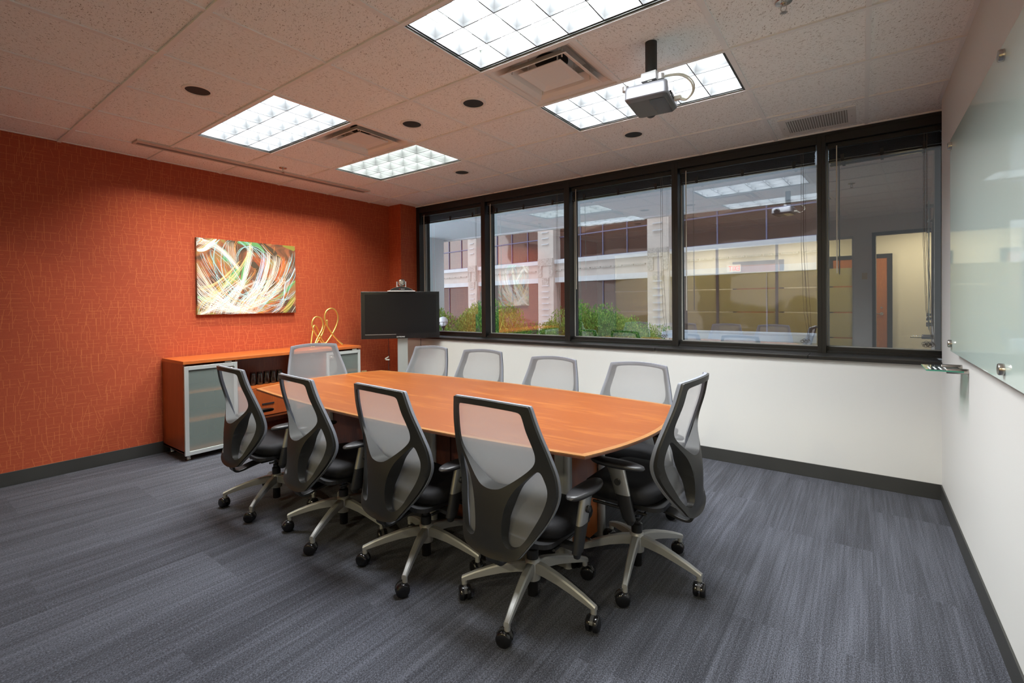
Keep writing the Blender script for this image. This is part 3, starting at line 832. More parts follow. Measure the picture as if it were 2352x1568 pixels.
pts = spline([(.03, -.07, -.20), (.09, -.07, -.19), (.17, -.06, -.200), (.215, -.03, -.235), (.215, 0, -.275), (.175, .02, -.300), (.13, .03, -.275)], 8)
cb.tube(pts, .0045, 8); cb.tube([p + Vector((.007, .002, .005)) for p in pts], .0035, 8)
cb.box((.113, .018, -.285), (.148, .044, -.267))
cb.build('projector_cable', M['cable_white'], pj, smooth=50)

# ------------------------------------------------------------------ conference table
CX, CY = 3.16, 1.385
tb = empty('conference_table', (CX, CY, 0), label='boat-shaped cherry conference table with a light wood edge band', cat='table')
def boat(inset=0.0):
    L2, Wt, Wm, bow = 1.385-inset, .585-inset, .685-inset, .115
    pts = []
    n = 28
    for q in range(n):            # near side, left to right
        t = -1 + 2*q/n; pts.append((L2*t, -(Wt + (Wm-Wt)*(1-t*t))))
    for q in range(14):
        t = -1 + 2*q/14; pts.append((L2 + bow*(1-t*t), Wt*t))
    for q in range(n):
        t = 1 - 2*q/n; pts.append((L2*t, (Wt + (Wm-Wt)*(1-t*t))))
    for q in range(14):
        t = 1 - 2*q/14; pts.append((-L2 - bow*(1-t*t), Wt*t))
    return pts
o = MB().prism(boat(.024), .7345, .7405).build('tabletop', M['wood_top'], tb)
eb = MB(); A = boat(.0); B = boat(.024); n = len(A)
vs = [(x, y, .7405) for x, y in A] + [(x, y, .7405) for x, y in B] + [(x, y, .7345) for x, y in A] + [(x, y, .7345) for x, y in B]
fs = []
for q in range(n):
    r = (q+1) % n
    fs += [(q, r, n+r, n+q), (2*n+q, 2*n+r, r, q)]
eb.add(vs, fs); eb.build('edge_band', M['wood_edge'], tb)
ub = MB(); C_ = boat(.075)
vs = [(x, y, .7343) for x, y in A] + [(x, y, .727) for x, y in A] + [(x, y, .702) for x, y in C_]
fs = [(2*n+i for i in range(n))]
fs = []
for q in range(n):
    r = (q+1) % n
    fs += [(n+q, n+r, r, q), (2*n+q, 2*n+r, n+r, n+q)]
fs.append(tuple(2*n+q for q in range(n)))
ub.add(vs, fs); ub.build('beveled_underside', M['wood_dark_edge'], tb)
# pedestal
px0, px1, py0, py1 = -1.05, 1.05, -.185, .215
pdf, pdb = MB(), MB()
for a, b in ((px0, -.62), (-.615, -.12), (-.10, .245), (.25, .68), (.685, px1)):
    pdf.box((a+.002, py0, .07), (b-.002, py0+.02, .70)); pdb.box((a+.002, py1-.02, .07), (b-.002, py1, .70))
pdf.build('long_panel', M['wood_panel'], tb); pdb.build('long_panel', M['wood_panel'], tb)
for sx in (-1, 1):
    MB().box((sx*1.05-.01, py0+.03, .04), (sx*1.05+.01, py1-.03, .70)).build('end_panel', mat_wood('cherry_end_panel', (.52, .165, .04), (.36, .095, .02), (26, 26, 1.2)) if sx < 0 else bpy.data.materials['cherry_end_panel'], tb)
MB().box((px0+.03, py0+.03, .0), (px1-.03, py1-.03, .07)).build('plinth', M['chair_black'], tb)
for x, y in ((-1.05, py0), (1.05, py0), (1.05, py1), (-1.05, py1), (.08, py0-.012), (-.11, py1+.012)):
    p = MB(); sx = 1 if x > 0 else -1
    p.box((x-.045, y-.014, 0), (x+.012, y+.014, .70)); p.lathe([(.024, 0), (.024, .70)], (x+.022, y-.004*sgn(y), 0), 20)
    p.build('corner_post', M['silver'], tb, smooth=40)
pl = MB().box((.345, py0-.006, .56), (.415, py0, .62)).build('outlet_plate', M['chair_black'], tb, bevel=.002)
MB().lathe([(.012, 0), (.012, .002)], (.38, py0-.009, .605), 12, axis='Y').lathe([(.012, 0), (.012, .002)], (.38, py0-.009, .578), 12, axis='Y').build('socket', M['gloss_black'], pl)

# ------------------------------------------------------------------ chairs
ZK = [.325, .386, .434, .496, .546, .596, .659, .765, .869, .97]
EK = [.300, .269, .233, .198, .177, .171, .184, .220, .255, .278]
SK = [.306, .312, .315, .315, .312, .307, .300, .295, .300, .312]
WK = [.05, .150, .185, .222, .246, .262, .268, .255, .232, .201]
def Ed(z): return interp(z, ZK, EK)
def Sd(z): return interp(z, ZK, SK)
outline_r = [(.0, .981), (.10, .9775), (.188, .970), (.2005, .966), (.206, .95), (.218, .90), (.233, .84), (.248, .78), (.262, .71), (.266, .66), (.262, .60), (.248, .545), (.226, .49), (.19, .43), (.158, .380), (.138, .357), (.10, .343), (.05, .336), (0, .334)]
upper_r = [(0, .955), (.09, .952), (.150, .946), (.168, .938), (.175, .920), (.184, .87), (.198, .81), (.203, .77), (.195, .735), (.165, .700), (.11, .655), (.06, .622), (.03, .612), (0, .609)]
side_r = [(.216, .700), (.227, .675), (.236, .635), (.232, .590), (.213, .530), (.185, .470), (.160, .425), (.135, .400), (.105, .392), (.083, .402), (.072, .430), (.071, .480), (.078, .530), (.094, .580), (.120, .625), (.152, .660), (.182, .688), (.202, .703)]
def mirror(half):
    pts = [Vector((u, z, 0)) for u, z in half]
    L_ = [Vector((-p.x, p.y, 0)) for p in reversed(pts) if p.x > 1e-6]
    return pts + L_
def sm(pts, closed=True, n=3): return [(p.x, p.y) for p in spline(pts, n, closed)]
OUT = sm(mirror(outline_r)); UP = sm(mirror(upper_r)); SR = sm([Vector((u, z, 0)) for u, z in side_r]); SLh = [(-u, z) for u, z in SR]
def inpoly(p, poly):
    x, y = p; c = False; j = len(poly)-1
    for i in range(len(poly)):
        xi, yi = poly[i]; xj, yj = poly[j]
        if (yi > y) != (yj > y) and x < (xj-xi)*(y-yi)/(yj-yi)+xi: c = not c
        j = i
    return c
def halfw(z):
    return interp(z, [.335, .35, .375, .43, .49, .545, .60, .66, .71, .78, .84, .90, .97], [.11, .135, .158, .192, .227, .249, .262, .266, .262, .248, .233, .218, .201])
def Fr(u, z):   # depth of the front carrier surface behind the hub axis
    w = halfw(z)+.012; t = min(1, abs(u)/w)
    top = max(0, (z-.70)/.27)
    lo = min(1, max(0, (z-.36)/.15)); lo = lo*lo*(3-2*lo)
    return Ed(z) + (.006 + .044*lo - .004*top)*(1-t*t) + .004
def Bk(u, z):   # rear surface of the dark shell
    w = halfw(z)+.012; t = min(1, abs(u)/w)
    e = Ed(z) + .016
    s_ = Sd(z)
    low = 1/(1+math.exp((z-.70)*30))
    k = 1 - t**2.3
    body = e + (s_-e)*k
    thin = Fr(u, z) + .014
    return max(thin, low*body + (1-low)*thin)
def region(outer, holes_, step=.016):
    pts = []; edges = []
    for loop in [outer] + holes_:
        b = len(pts); m = len(loop)
        pts += [Vector(p) for p in loop]
        edges += [(b+i, b+(i+1) % m) for i in range(m)]
    u = -.28
    k = 0
    base = list(pts)
    while u < .28:
        z = .33
        while z < .97:
            p = (u + (step/2 if k % 2 else 0), z)
            if inpoly(p, outer) and not any(inpoly(p, h) for h in holes_):
                if min((abs(q[0]-p[0])+abs(q[1]-p[1])) for q in base) > step*.55:
                    pts.append(Vector(p))
            z += step; k += 1
        u += step
    r = delaunay_2d_cdt(pts, edges, [], 0, 1e-6)
    V, T = r[0], r[2]
    tris = []
    for t in T:
        c = (sum(V[i][0] for i in t)/len(t), sum(V[i][1] for i in t)/len(t))
        if inpoly(c, outer) and not any(inpoly(c, h) for h in holes_): tris.append(tuple(t))
    return [(v[0], v[1]) for v in V], tris
def solid(V, T, f0, f1):
    mb = MB(); n_ = len(V)
    vs = [(u, -f0(u, z), z) for u, z in V] + [(u, -f1(u, z), z) for u, z in V]
    fs = [t for t in T] + [tuple(n_+i for i in reversed(t)) for t in T]
    cnt = {}
    for t in T:
        for a, b in zip(t, t[1:] + t[:1]): cnt[(a, b)] = 1
    for (a, b) in cnt:
        if (b, a) not in cnt: fs.append((a, b, n_+b, n_+a))
    mb.add(vs, fs); return mb
def shrink(loop, k):
    cx_ = sum(p[0] for p in loop)/len(loop); cz_ = sum(p[1] for p in loop)/len(loop)
    return [(cx_+(p[0]-cx_)*k, cz_+(p[1]-cz_)*k) for p in loop]

def make_chair():
    ch = empty('task_chair', (0, 0, 0))
    V, T = region(OUT, [UP, SR, SLh])
    back = solid(V, T, lambda u, z: Fr(u, z)+.003, Bk).build('back_shell', M['chair_dark'], ch, smooth=48)
    b = back.modifiers.new('bevel', 'BEVEL'); b.width = .0035; b.segments = 2; b.limit_method = 'ANGLE'; b.angle_limit = math.radians(50)
    # light carrier ring along the front edge
    inner = shrink(OUT, .945)
    OUT2 = [(u*1.012, .65+(z-.65)*1.006) for u, z in OUT]
    V2, T2 = region(OUT2, [inner], .02)
    solid(V2, T2, lambda u, z: Fr(u, z)-.012, lambda u, z: Fr(u, z)+.003).build('mesh_carrier', M['chair_trim'], back, smooth=48)
    # mesh panel
    V3, T3 = region(shrink(OUT, .985), [], .022)
    mb = MB(); mb.add([(u, -(Fr(u, z)-.0135), z) for u, z in V3], T3)
    mb.build('mesh_panel', M['mesh'], back, smooth=180, recalc=False)
    # seat
    st = MB(); nu, nr = 40, 9
    yc, hx, hy = .022, .245, .205
    vs = []
    prof = [(.80, .385), (.93, .388), (.985, .402), (1.0, .422), (.985, .440), (.94, .456), (.82, .466), (.55, .470), (.25, .466)]
    for sc_, z in prof:
        for k in range(nu):
            a = 2*PI*k/nu; ca, sa = math.cos(a), math.sin(a)
            e_ = .55
            x = hx*sc_*sgn(ca)*abs(ca)**e_; y = yc + hy*sc_*sgn(sa)*abs(sa)**e_
            zz = z
            if y > .12: zz -= 3.0*(y-.12)**2
            if y < -.12: zz += .10*(-.12-y)
            zz -= .010*(1-min(1, abs(x)/.2)**2)*(z > .45)
            vs.append((x, y, zz))
    fs = [(k*nu+q, k*nu+(q+1) % nu, (k+1)*nu+(q+1) % nu, (k+1)*nu+q) for k in range(len(prof)-1) for q in range(nu)]
    fs.append(tuple(range(nu-1, -1, -1))); fs.append(tuple((len(prof)-1)*nu+q for q in range(nu)))
    st.add(vs, fs); st.build('seat', M['seat'], ch, smooth=60)
    sp_ = MB(); sp_.prism(rrect(.215, .20, .06), .368, .388); sp_.build('seat_pan', M['chair_black'], ch)
    # mechanism
    me = MB(); me.box((-.075, -.13, .315), (.075, .12, .366)); me.tube([(-.15, .03, .335), (.15, .03, .335)], .010, 8)
    me.tube([(-.06, -.10, .34), (-.23, -.11, .335), (-.26, -.11, .33)], .006, 6); me.tube([(.07, .06, .34), (.235, .07, .335), (.265, .07, .332)], .006, 6)
    me.lathe([(.022, 0), (.028, .02), (.026, .055), (.02, .06)], (.0, .13, .285), 14)
    me.tube([(-.20, -.13, .345), (-.19, .15, .345)], .008, 6); me.tube([(.20, -.13, .345), (.19, .15, .345)], .008, 6)
    me.build('tilt_mechanism', M['chair_black'], ch, bevel=.004)
    kb = MB().lathe([(.012, -.01), (.012, .012)], (.06, -.19, .372), 12, axis='X').build('pivot_bolt', M['satin'], ch)
    # J bracket carrying the back
    jb = MB(); pts = spline([(0, -.06, .325), (0, -.16, .308), (0, -.24, .290), (0, -.275, .296), (0, -.285, .322), (0, -.284, .350)], 6)
    vs = []
    for i, p in enumerate(pts):
        t_ = (pts[min(i+1, len(pts)-1)] - pts[max(0, i-1)]).normalized(); nn = Vector((0, -t_.z, t_.y))
        w_ = .040 - .008*i/len(pts)
        for sx, sn in ((-1, -1), (1, -1), (1, 1), (-1, 1)): vs.append(p + Vector((sx*w_, 0, 0)) + nn*sn*.007)
    fs = [(4*i+q, 4*i+(q+1) % 4, 4*i+4+(q+1) % 4, 4*i+4+q) for i in range(len(pts)-1) for q in range(4)] + [(3, 2, 1, 0), tuple(4*(len(pts)-1)+q for q in range(4))]
    jb.add(vs, fs); jb.build('back_bracket', M['chair_black'], ch, bevel=.003)
    # arms
    for s_ in (-1, 1):
        ar = MB()
        def pill(z0, z1, y0, y1, x0, x1, w0=.036, w1=.042, th=.016):
            vs = []; m_ = 14
            for (zz, yy, xx, w_) in ((z0, y0, x0, w0), (z1, y1, x1, w1)):
                for k in range(m_):
                    a = 2*PI*k/m_; ca, sa = math.cos(a), math.sin(a)
                    vs.append((s_*xx + th*sgn(ca)*abs(ca)**.7, yy + w_*sgn(sa)*abs(sa)**.7, zz))
            fs = [(k, (k+1) % m_, m_+(k+1) % m_, m_+k) for k in range(m_)] + [tuple(range(m_-1, -1, -1)), tuple(m_+k for k in range(m_))]
            return vs, fs
        v_, f_ = pill(.455, .580, -.050, -.018, .290, .296); ar.add(v_, f_)
        post = ar.build('arm_post', M['satin_arm'], ch, smooth=50)
        MB().lathe([(.0145, 0), (.015, .008), (.010, .013)], (s_*.308 if s_ > 0 else -.308-.013, -.035, .515), 16, axis='X').build('height_button', M['chair_black'], post, smooth=40)
        sl_ = MB(); v_, f_ = pill(.345, .455, -.078, -.050, .286, .290, .030, .036, .018); sl_.add(v_, f_)
        v_, f_ = pill(.322, .345, -.082, -.078, .285, .286, .012, .030, .012); sl_.add(v_, f_)
        sl_.box((min(s_*.10, s_*.285), -.085, .345), (max(s_*.10, s_*.285), -.045, .362))
        sl_.build('arm_sleeve', M['chair_black'], ch, smooth=50)
        pad = MB(); nn_ = 30; rings = [(.80, .581), (.95, .583), (1.0, .590), (.975, .598), (.88, .602), (.4, .603)]
        vs = []
        for r_, z in rings:
            for k in range(nn_):
                a = 2*PI*k/nn_; ca, sa = math.cos(a), math.sin(a)
                ly = .132*r_*sgn(sa)*abs(sa)**.9
                wx = .044*r_*sgn(ca)*abs(ca)**.8*(1.0 if sa > -.2 else 1.0)
                bend = -.012*s_*(ly/.13)**2*(1 if ly > 0 else .5)
                vs.append((s_*.298 + wx + bend, -.022+ly, z - .06*max(0, -ly-.06)))
        fs = [(k*nn_+q, k*nn_+(q+1) % nn_, (k+1)*nn_+(q+1) % nn_, (k+1)*nn_+q) for k in range(len(rings)-1) for q in range(nn_)]
        fs.append(tuple(range(nn_-1, -1, -1))); fs.append(tuple((len(rings)-1)*nn_+q for q in range(nn_)))
        pad.add(vs, fs); pad.build('arm_pad', M['arm_pad'], ch, smooth=60)
    # column
    MB().lathe([(.014, .235), (.014, .33)], n=16).build('gas_lift', M['gloss_black'], ch, smooth=40)
    MB().lathe([(.027, .195), (.028, .238), (.020, .245), (.020, .262), (.014, .265)], n=20).build('column_collar', M['chair_black'], ch, smooth=40)
    MB().lathe([(.024, .028), (.024, .11)], n=20).build('column_tube', M['gloss_black'], ch, smooth=40)
    return ch

M['satin_arm'] = pmat('satin_arm', (.42, .42, .40), .3, metal=.85)
def make_base(ch, spin):
    bs = MB(); bs.lathe([(.036, .103), (.038, .14), (.036, .188), (.028, .197)], n=24)
    base = bs.build('star_base', M['chair_grey'], ch, smooth=45)
    base.rotation_euler = (0, 0, spin)
    lg = MB()
    prof = [(.026, .186, .140, .0195), (.07, .184, .139, .0185), (.14, .170, .130, .0165), (.21, .149, .114, .0145), (.27, .128, .098, .013), (.312, .110, .086, .0115), (.330, .102, .082, .0115)]
    vs = []
    for x, zt, zb, w in prof:
        vs += [(x, -w, zb), (x, w, zb), (x, w, zt-.006), (x, w*.62, zt), (x, -w*.62, zt), (x, -w, zt-.006)]
    m_ = 6
    fs = [(m_*i+q, m_*i+(q+1) % m_, m_*(i+1)+(q+1) % m_, m_*(i+1)+q) for i in range(len(prof)-1) for q in range(m_)] + [tuple(range(m_-1, -1, -1)), tuple(m_*(len(prof)-1)+q for q in range(m_))]
    lg.add(vs, fs); lg.lathe([(.0125, .064), (.0125, .092)], (.318, 0, 0), 14)
    leg = lg.build('base_leg', M['chair_grey'], base, smooth=35)
    cs = MB()
    for s_ in (-1, 1):
        cs.lathe([(.006, s_*.024), (.022, s_*.0245), (.0275, s_*.021), (.0295, s_*.016), (.0295, s_*.007), (.026, s_*.005)], (0, 0, 0), 26, axis='Y')
    hd = MB()
    # hood between the twin wheels
    hp = [(.031*math.cos(a), .031*math.sin(a)) for a in [PI*.05 + PI*.85*k/10 for k in range(11)]]
    vs = [(x, -.006, z) for x, z in hp] + [(x, .006, z) for x, z in hp] + [(0, -.006, 0), (0, .006, 0)]
    fs = [(k, k+1, 12+k, 11+k) for k in range(10)] + [tuple([22] + list(range(11))), tuple([23] + list(range(21, 10, -1))), (22, 0, 11, 23), (10, 22, 23, 21)]
    hd.add(vs, fs); hd.tube([(.012, 0, .015), (.012, 0, .052)], .009, 10)
    def attach(parent, wb, hb, a, x, z, spin_c):
        return None
    legs = [leg]
    for q in range(1, 5):
        l2 = leg.copy(); COL.objects.link(l2); l2.parent = base; l2.rotation_euler = (0, 0, q*2*PI/5); legs.append(l2)
    return base, legs, cs, hd

proto = make_chair()
base0, legs0, cs_, hd_ = make_base(proto, 0)
caster_mesh = cs_.build('caster', M['gloss_black'], proto, smooth=40)
hood_mesh = hd_.build('caster_hood', M['caster_hood'], caster_mesh, smooth=40)
CASTERS0 = [caster_mesh]
for q in range(1, 5):
    c2 = caster_mesh.copy(); COL.objects.link(c2); c2.parent = proto
    h2 = hood_mesh.copy(); COL.objects.link(h2); h2.parent = c2
    CASTERS0.append(c2)

def copy_tree(o, parent=None):
    c = o.copy(); COL.objects.link(c)
    if parent is not None: c.parent = parent
    for ch in list(o.children): copy_tree(ch, c)
    return c

UPPER = ('back_shell', 'seat', 'seat_pan', 'tilt_mechanism', 'pivot_bolt', 'back_bracket', 'arm_post', 'arm_sleeve', 'arm_pad')
# x, y, facing (rz), lift, base spin in world degrees, caster swivels, label
CHAIRS = [
    (4.235, .87, -2, 0.0, -75, [20, 100, 200, 60, 140], 'grey mesh office chair nearest the viewer, seen from behind'),
    (3.58, .825, -4, -.003, -62, [60, -20, 100, 210, 20], 'grey mesh office chair on the near side, next to the nearest one'),
    (2.895, .785, -6, -.006, -65, [35, 150, 80, 10, 75], 'grey mesh office chair on the near side, second from the cabinet'),
    (2.165, .745, -4, -.004, -54, [40, 110, 10, 90, 10], 'grey mesh office chair on the near side closest to the cabinet glass door'),
    (4.53, 1.39, 90, .040, -78, [30, 100, 10, 60, 140], 'grey mesh office chair at the table end nearest the glass board, seen from the side'),
    (4.19, 2.005, 180, -.038, 10, [0, 50, 100, 150, 200], 'pale mesh office chair below the windows, closest to the glass board'),
    (3.49, 1.995, 178, -.038, 40, [10, 50, 120, 150, 200], 'pale mesh office chair below the windows, second from the glass board'),
    (2.78, 2.005, 183, -.020, 25, [0, 70, 100, 160, 200], 'pale mesh office chair below the windows, second from the television'),
    (2.125, 2.01, 182, -.020, 55, [0, 50, 130, 150, 210], 'pale mesh office chair below the windows, partly behind the table, next to the television'),
    (1.79, 1.40, -98, .040, 30, [0, 50, 100, 150, 200], 'pale mesh office chair at the table end in front of the low wooden cabinet'),
]
roots = [proto] + [copy_tree(proto) for _ in CHAIRS[1:]]
for r_, (x, y, rz, lift, spin, sw, lab) in zip(roots, CHAIRS):
    r_.location = (x, y, 0); r_.rotation_euler = (0, 0, math.radians(rz))
    tag(r_, lab, 'chair', 'mesh office chairs around the conference table')
    ci = 0
    for c in r_.children:
        nm = c.name.split('.')[0]
        if nm in UPPER: c.location = (0, 0, lift)
        if nm == 'gas_lift': c.location = (0, 0, min(0, lift))
        if nm == 'gas_lift' and lift > 0: c.location = (0, 0, lift)
        if nm == 'star_base': c.rotation_euler = (0, 0, math.radians(spin-rz))
        if nm == 'caster':
            a = math.radians(spin - rz) + ci*2*PI/5
            b_ = math.radians(sw[ci] - rz)
            # wheel axle offset from the stem
            c.location = (.318*math.cos(a) - .012*math.cos(b_), .318*math.sin(a) - .012*math.sin(b_), .033)
            c.rotation_euler = (0, 0, b_); c.scale = (1.12, 1.12, 1.12)
            ci += 1

# ------------------------------------------------------------------ low cabinet
cx0, cx1, cy0, cy1, cz = .20, .70, .69, 2.52, .885
cr = empty('credenza', (cx0, cy0, 0), label='long low cherry credenza with frosted glass doors against the red wall', cat='cabinet')
W_, D_ = cy1-cy0, cx1-cx0
def Cb(mb, a, b): return mb.box(a, b)
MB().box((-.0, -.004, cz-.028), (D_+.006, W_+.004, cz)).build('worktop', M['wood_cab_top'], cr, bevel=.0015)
bd = MB()
bd.box((0, 0, .075), (D_-.02, .02, cz-.028)); bd.box((0, W_-.02, .075), (D_-.02, W_, cz-.028))
bd.box((0, .44, .075), (D_-.025, .46, cz-.028)); bd.box((0, 1.37, .075), (D_-.025, 1.39, cz-.028))
bd.box((0, .02, .075), (.008, W_-.02, cz-.028)); bd.box((0, .0, .072), (D_-.02, W_, .09))
bd.build('carcass', M['wood_cab'], cr)
sh = MB()
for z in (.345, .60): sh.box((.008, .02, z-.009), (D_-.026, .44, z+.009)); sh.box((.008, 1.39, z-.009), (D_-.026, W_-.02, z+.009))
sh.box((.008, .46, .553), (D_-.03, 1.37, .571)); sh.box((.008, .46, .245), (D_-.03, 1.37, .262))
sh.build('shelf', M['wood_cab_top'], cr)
dw = MB().box((D_-.03, .462, .275), (D_-.012, 1.368, .548)).build('drawer', M['wood_cab'], cr, bevel=.0015)
MB().box((D_-.012, .68, .385), (D_-.004, .80, .397)).build('drawer_pull', M['chair_black'], dw)
def glass_door(y0, y1, knob):
    d = MB()
    t, x0, x1, z0, z1 = .034, D_-.018, D_+.004, .052, .838
    for a, b in (((x0, y0, z0), (x1, y0+t, z1)), ((x0, y1-t, z0), (x1, y1, z1)), ((x0, y0+t, z0), (x1, y1-t, z0+t)), ((x0, y0+t, z1-t), (x1, y1-t, z1))):
        d.box(a, b)
    do = d.build('door', M['alu'], cr, bevel=.0015)
    MB().quad((x0+.010, y0+t-.002, z0+t-.002), (x0+.010, y1-t+.002, z0+t-.002), (x0+.010, y1-t+.002, z1-t+.002), (x0+.010, y0+t-.002, z1-t+.002)).build('frosted_pane', M['frost'], do)
    k = MB().lathe([(.011, 0), (.011, .012), (.007, .016)], (x1, knob, z1-.055), 16, axis='X')
    k.box((x1, knob-.03, z1-.072), (x1+.002, knob+.03, z1-.038)); k.build('lock', M['satin'], do)
    h_ = MB().box((x0+.002, y1-.11, z1), (x1, y1-.05, z1+.014)); h_.build('hinge', M['satin'], do)
glass_door(.004, .446, .39)
glass_door(1.384, 1.826, 1.44)
for y in (.05, .42, 1.41, 1.78):
    for x in (.06, D_-.055):
        MB().lathe([(.030, 0), (.030, .004), (.018, .010), (.0165, .016), (.0165, .062), (.019, .066), (.019, .074)], (x, y, 0), 22).build('leg', M['satin'], cr, smooth=35)

# glasses
for r_ in range(2):
    for q in range(5):
        x = .56 - r_*.068; y = 1.345 + q*.068 + (.03 if r_ else 0)
        g = MB()
        g.lathe([(.0305, 0), (.0315, .004), (.0275, .070), (.0255, .112), (.024, .118)], n=24)
        rest = 'front row' if r_ == 0 else 'back row'
        t = g.build('glass_tumbler', M['smoke'], smooth=40)
        t.location = (x, y, .5715)
        pos = ['first from the frosted door', 'second from the frosted door', 'in the middle of its row', 'second from the row end', 'last in its row'][q]
        tag(t, 'upturned smoked tumbler on the credenza shelf, %s, %s' % (rest, pos), 'glass', 'upturned smoked glass tumblers on the credenza shelf')
        MB().lathe([(.024, .108), (.0235, .118), (.010, .1185)], n=20).build('base_disc', M['gloss_black'], t, smooth=40)

# brass sculptures
def sculpt(name, label, curves, r, y_):
    o = empty(name, (.45, y_, .885), label=label, cat='sculpture', group='looped brass sculptures')
    return o
def wire(name, label, pts, r, base):
    t = MB().tube([(p[0]-base[0], p[1]-base[1], p[2]-.885) for p in [(q.x, q.y, q.z) for q in spline(pts, 10)]], r, 10)
    o = t.build(name, M['gold'], smooth=60)
    o.location = (base[0], base[1], .885)
    return tag(o, label, 'sculpture', 'looped brass wire sculptures on the credenza')
wire('knot_sculpture', 'smaller looped brass wire sculpture on the credenza, behind the chair', [
    (.52, 2.035, .893), (.47, 2.105, .985), (.45, 2.175, 1.075), (.44, 2.198, 1.150), (.44, 2.175, 1.212), (.44, 2.118, 1.232), (.45, 2.072, 1.205), (.45, 2.055, 1.145),
    (.46, 2.08, 1.06), (.47, 2.14, .96), (.49, 2.205, .893), (.44, 2.24, .893), (.40, 2.205, .97), (.40, 2.165, 1.07), (.41, 2.125, 1.128), (.42, 2.095, 1.125), (.44, 2.065, 1.04), (.46, 2.035, .93), (.48, 2.03, .8945)], .0085, (.47, 2.12))
wire('knot_sculpture', 'taller looped brass wire sculpture on the credenza, nearest the television', [
    (.44, 2.20, .893), (.44, 2.26, .95), (.44, 2.335, 1.05), (.44, 2.385, 1.15), (.44, 2.395, 1.235), (.44, 2.36, 1.305), (.44, 2.305, 1.325), (.44, 2.245, 1.295), (.44, 2.222, 1.22),
    (.44, 2.25, 1.13), (.45, 2.315, 1.02), (.46, 2.38, .94), (.47, 2.425, .893), (.46, 2.44, .894), (.44, 2.40, .935), (.40, 2.335, 1.03), (.38, 2.295, 1.115), (.38, 2.29, 1.185), (.36, 2.275, 1.12), (.36, 2.24, 1.03), (.37, 2.185, .96), (.38, 2.14, .900)], .009, (.44, 2.30))

# outlet on the red wall
t = MB().box((XL, 2.90, .43), (XL+.008, 2.98, .50)).build('wall_outlet', M['plate_beige'], bevel=.002)
tag(t, 'small tan outlet plate low on the red wall by the television', 'outlet')

# ------------------------------------------------------------------ television on a stand
tl, tr_ = Vector((.587, 2.616, 1.238)), Vector((1.184, 3.349, 1.234))
cen = (tl+tr_)/2; dirx = (tr_-tl); wid = dirx.length; rz = math.atan2(dirx.y, dirx.x)
tv = empty('television', (cen.x, cen.y, 1.236), rz, label='black flat television on a silver stand in the corner by the windows', cat='television')
hw, hh = wid/2, .288
MB().box((-hw, 0, -hh), (hw, .045, hh)).build('bezel', M['gloss_black'], tv, bevel=.006)
MB().box((-hw+.045, -.001, -hh+.062), (hw-.040, .001, hh-.035)).build('screen', M['tv_screen'], tv)
MB().box((-hw-.001, .006, -hh-.001), (-hw+.004, .040, hh)).box((hw-.004, .006, -hh), (hw+.001, .040, hh)).box((-hw, .006, -hh-.002), (hw, .040, -hh+.004)).box((-hw, .006, hh-.003), (hw, .040, hh+.001)).build('side_trim', pmat('tv_trim', (.22, .22, .23), .3), tv)
MB().box((-hw*.62, .045, -hh*.6), (hw*.62, .085, hh*.6)).build('rear_housing', M['chair_black'], tv, bevel=.008)
def text_part(body, size, loc, rot_, mat, parent, name, ext=.0006, sx=1.0):
    cu = bpy.data.curves.new(name, 'FONT'); cu.body = body; cu.size = size; cu.extrude = ext
    cu.align_x = 'CENTER'; cu.align_y = 'CENTER'; cu.resolution_u = 3
    ob = bpy.data.objects.new(name, cu); COL.objects.link(ob)
    dg = bpy.context.evaluated_depsgraph_get()
    me = bpy.data.meshes.new_from_object(ob.evaluated_get(dg))
    bpy.data.objects.remove(ob)
    me.materials.clear(); me.materials.append(mat)
    o2 = bpy.data.objects.new(name, me); COL.objects.link(o2)
    o2.parent = parent; o2.location = loc; o2.rotation_euler = rot_; o2.scale = (sx, 1, 1)
    return o2
M['logo_white'] = pmat('logo_white', (.8, .8, .8), .4)
text_part('SAMSUNG', .020, (-.005, -.0012, -hh+.018), (PI/2, 0, 0), M['logo_white'], tv, 'brand_lettering', sx=1.1)
MB().box((-hw+.045, -.0014, -hh+.048), (-.06, -.0004, -hh+.053)).build('trim_highlight', pmat('trim_light', (.4, .4, .4), .2, metal=.6), tv)
ts = empty('television_stand', (cen.x-.05, cen.y+.065, 0), rz, label='silver column television stand between the red wall and the windows', cat='stand')
MB().box((-.062, -.018, .03), (.062, .05, 1.20)).build('column', M['alu'], ts, bevel=.004)
MB().box((-.30, -.20, .0), (.30, .20, .022)).build('base_plate', M['chair_black'], ts, bevel=.006)
MB().box((-.10, -.03, 1.12), (.10, -.018, 1.30)).build('mount_plate', M['chair_black'], ts)
# cables hanging beside the column
cbl = MB().tube(spline([(.62, 3.0, .93), (.65, 2.98, .80), (.665, 2.97, .70), (.68, 2.95, .58), (.70, 2.95, .45), (.66, 2.9, .2), (.6, 2.9, .012)], 6), .003, 6).build('hanging_cable', M['chair_black'])
tag(cbl, 'thin dark cable with white plugs hanging below the television', 'cable')
MB().obox((.645, 2.955, .695), (.022, .01, .014), (-.004, .008, 0), (0, 0, .008)).obox((.665, 2.95, .672), (.022, .01, .0), (-.004, .008, 0), (0, 0, .007)).build('plug', M['cable_white'], cbl)
cb2 = MB().tube(spline([(.98, 3.22, .93), (1.0, 3.2, .82), (1.02, 3.2, .75), (.99, 3.2, .66), (1.0, 3.2, .58), (1.03, 3.22, .45), (1.02, 3.25, .2), (1.0, 3.3, .012)], 6), .003, 6).build('hanging_cable', M['chair_black'])
tag(cb2, 'thin dark cable looping down against the white wall beside the television stand', 'cable')

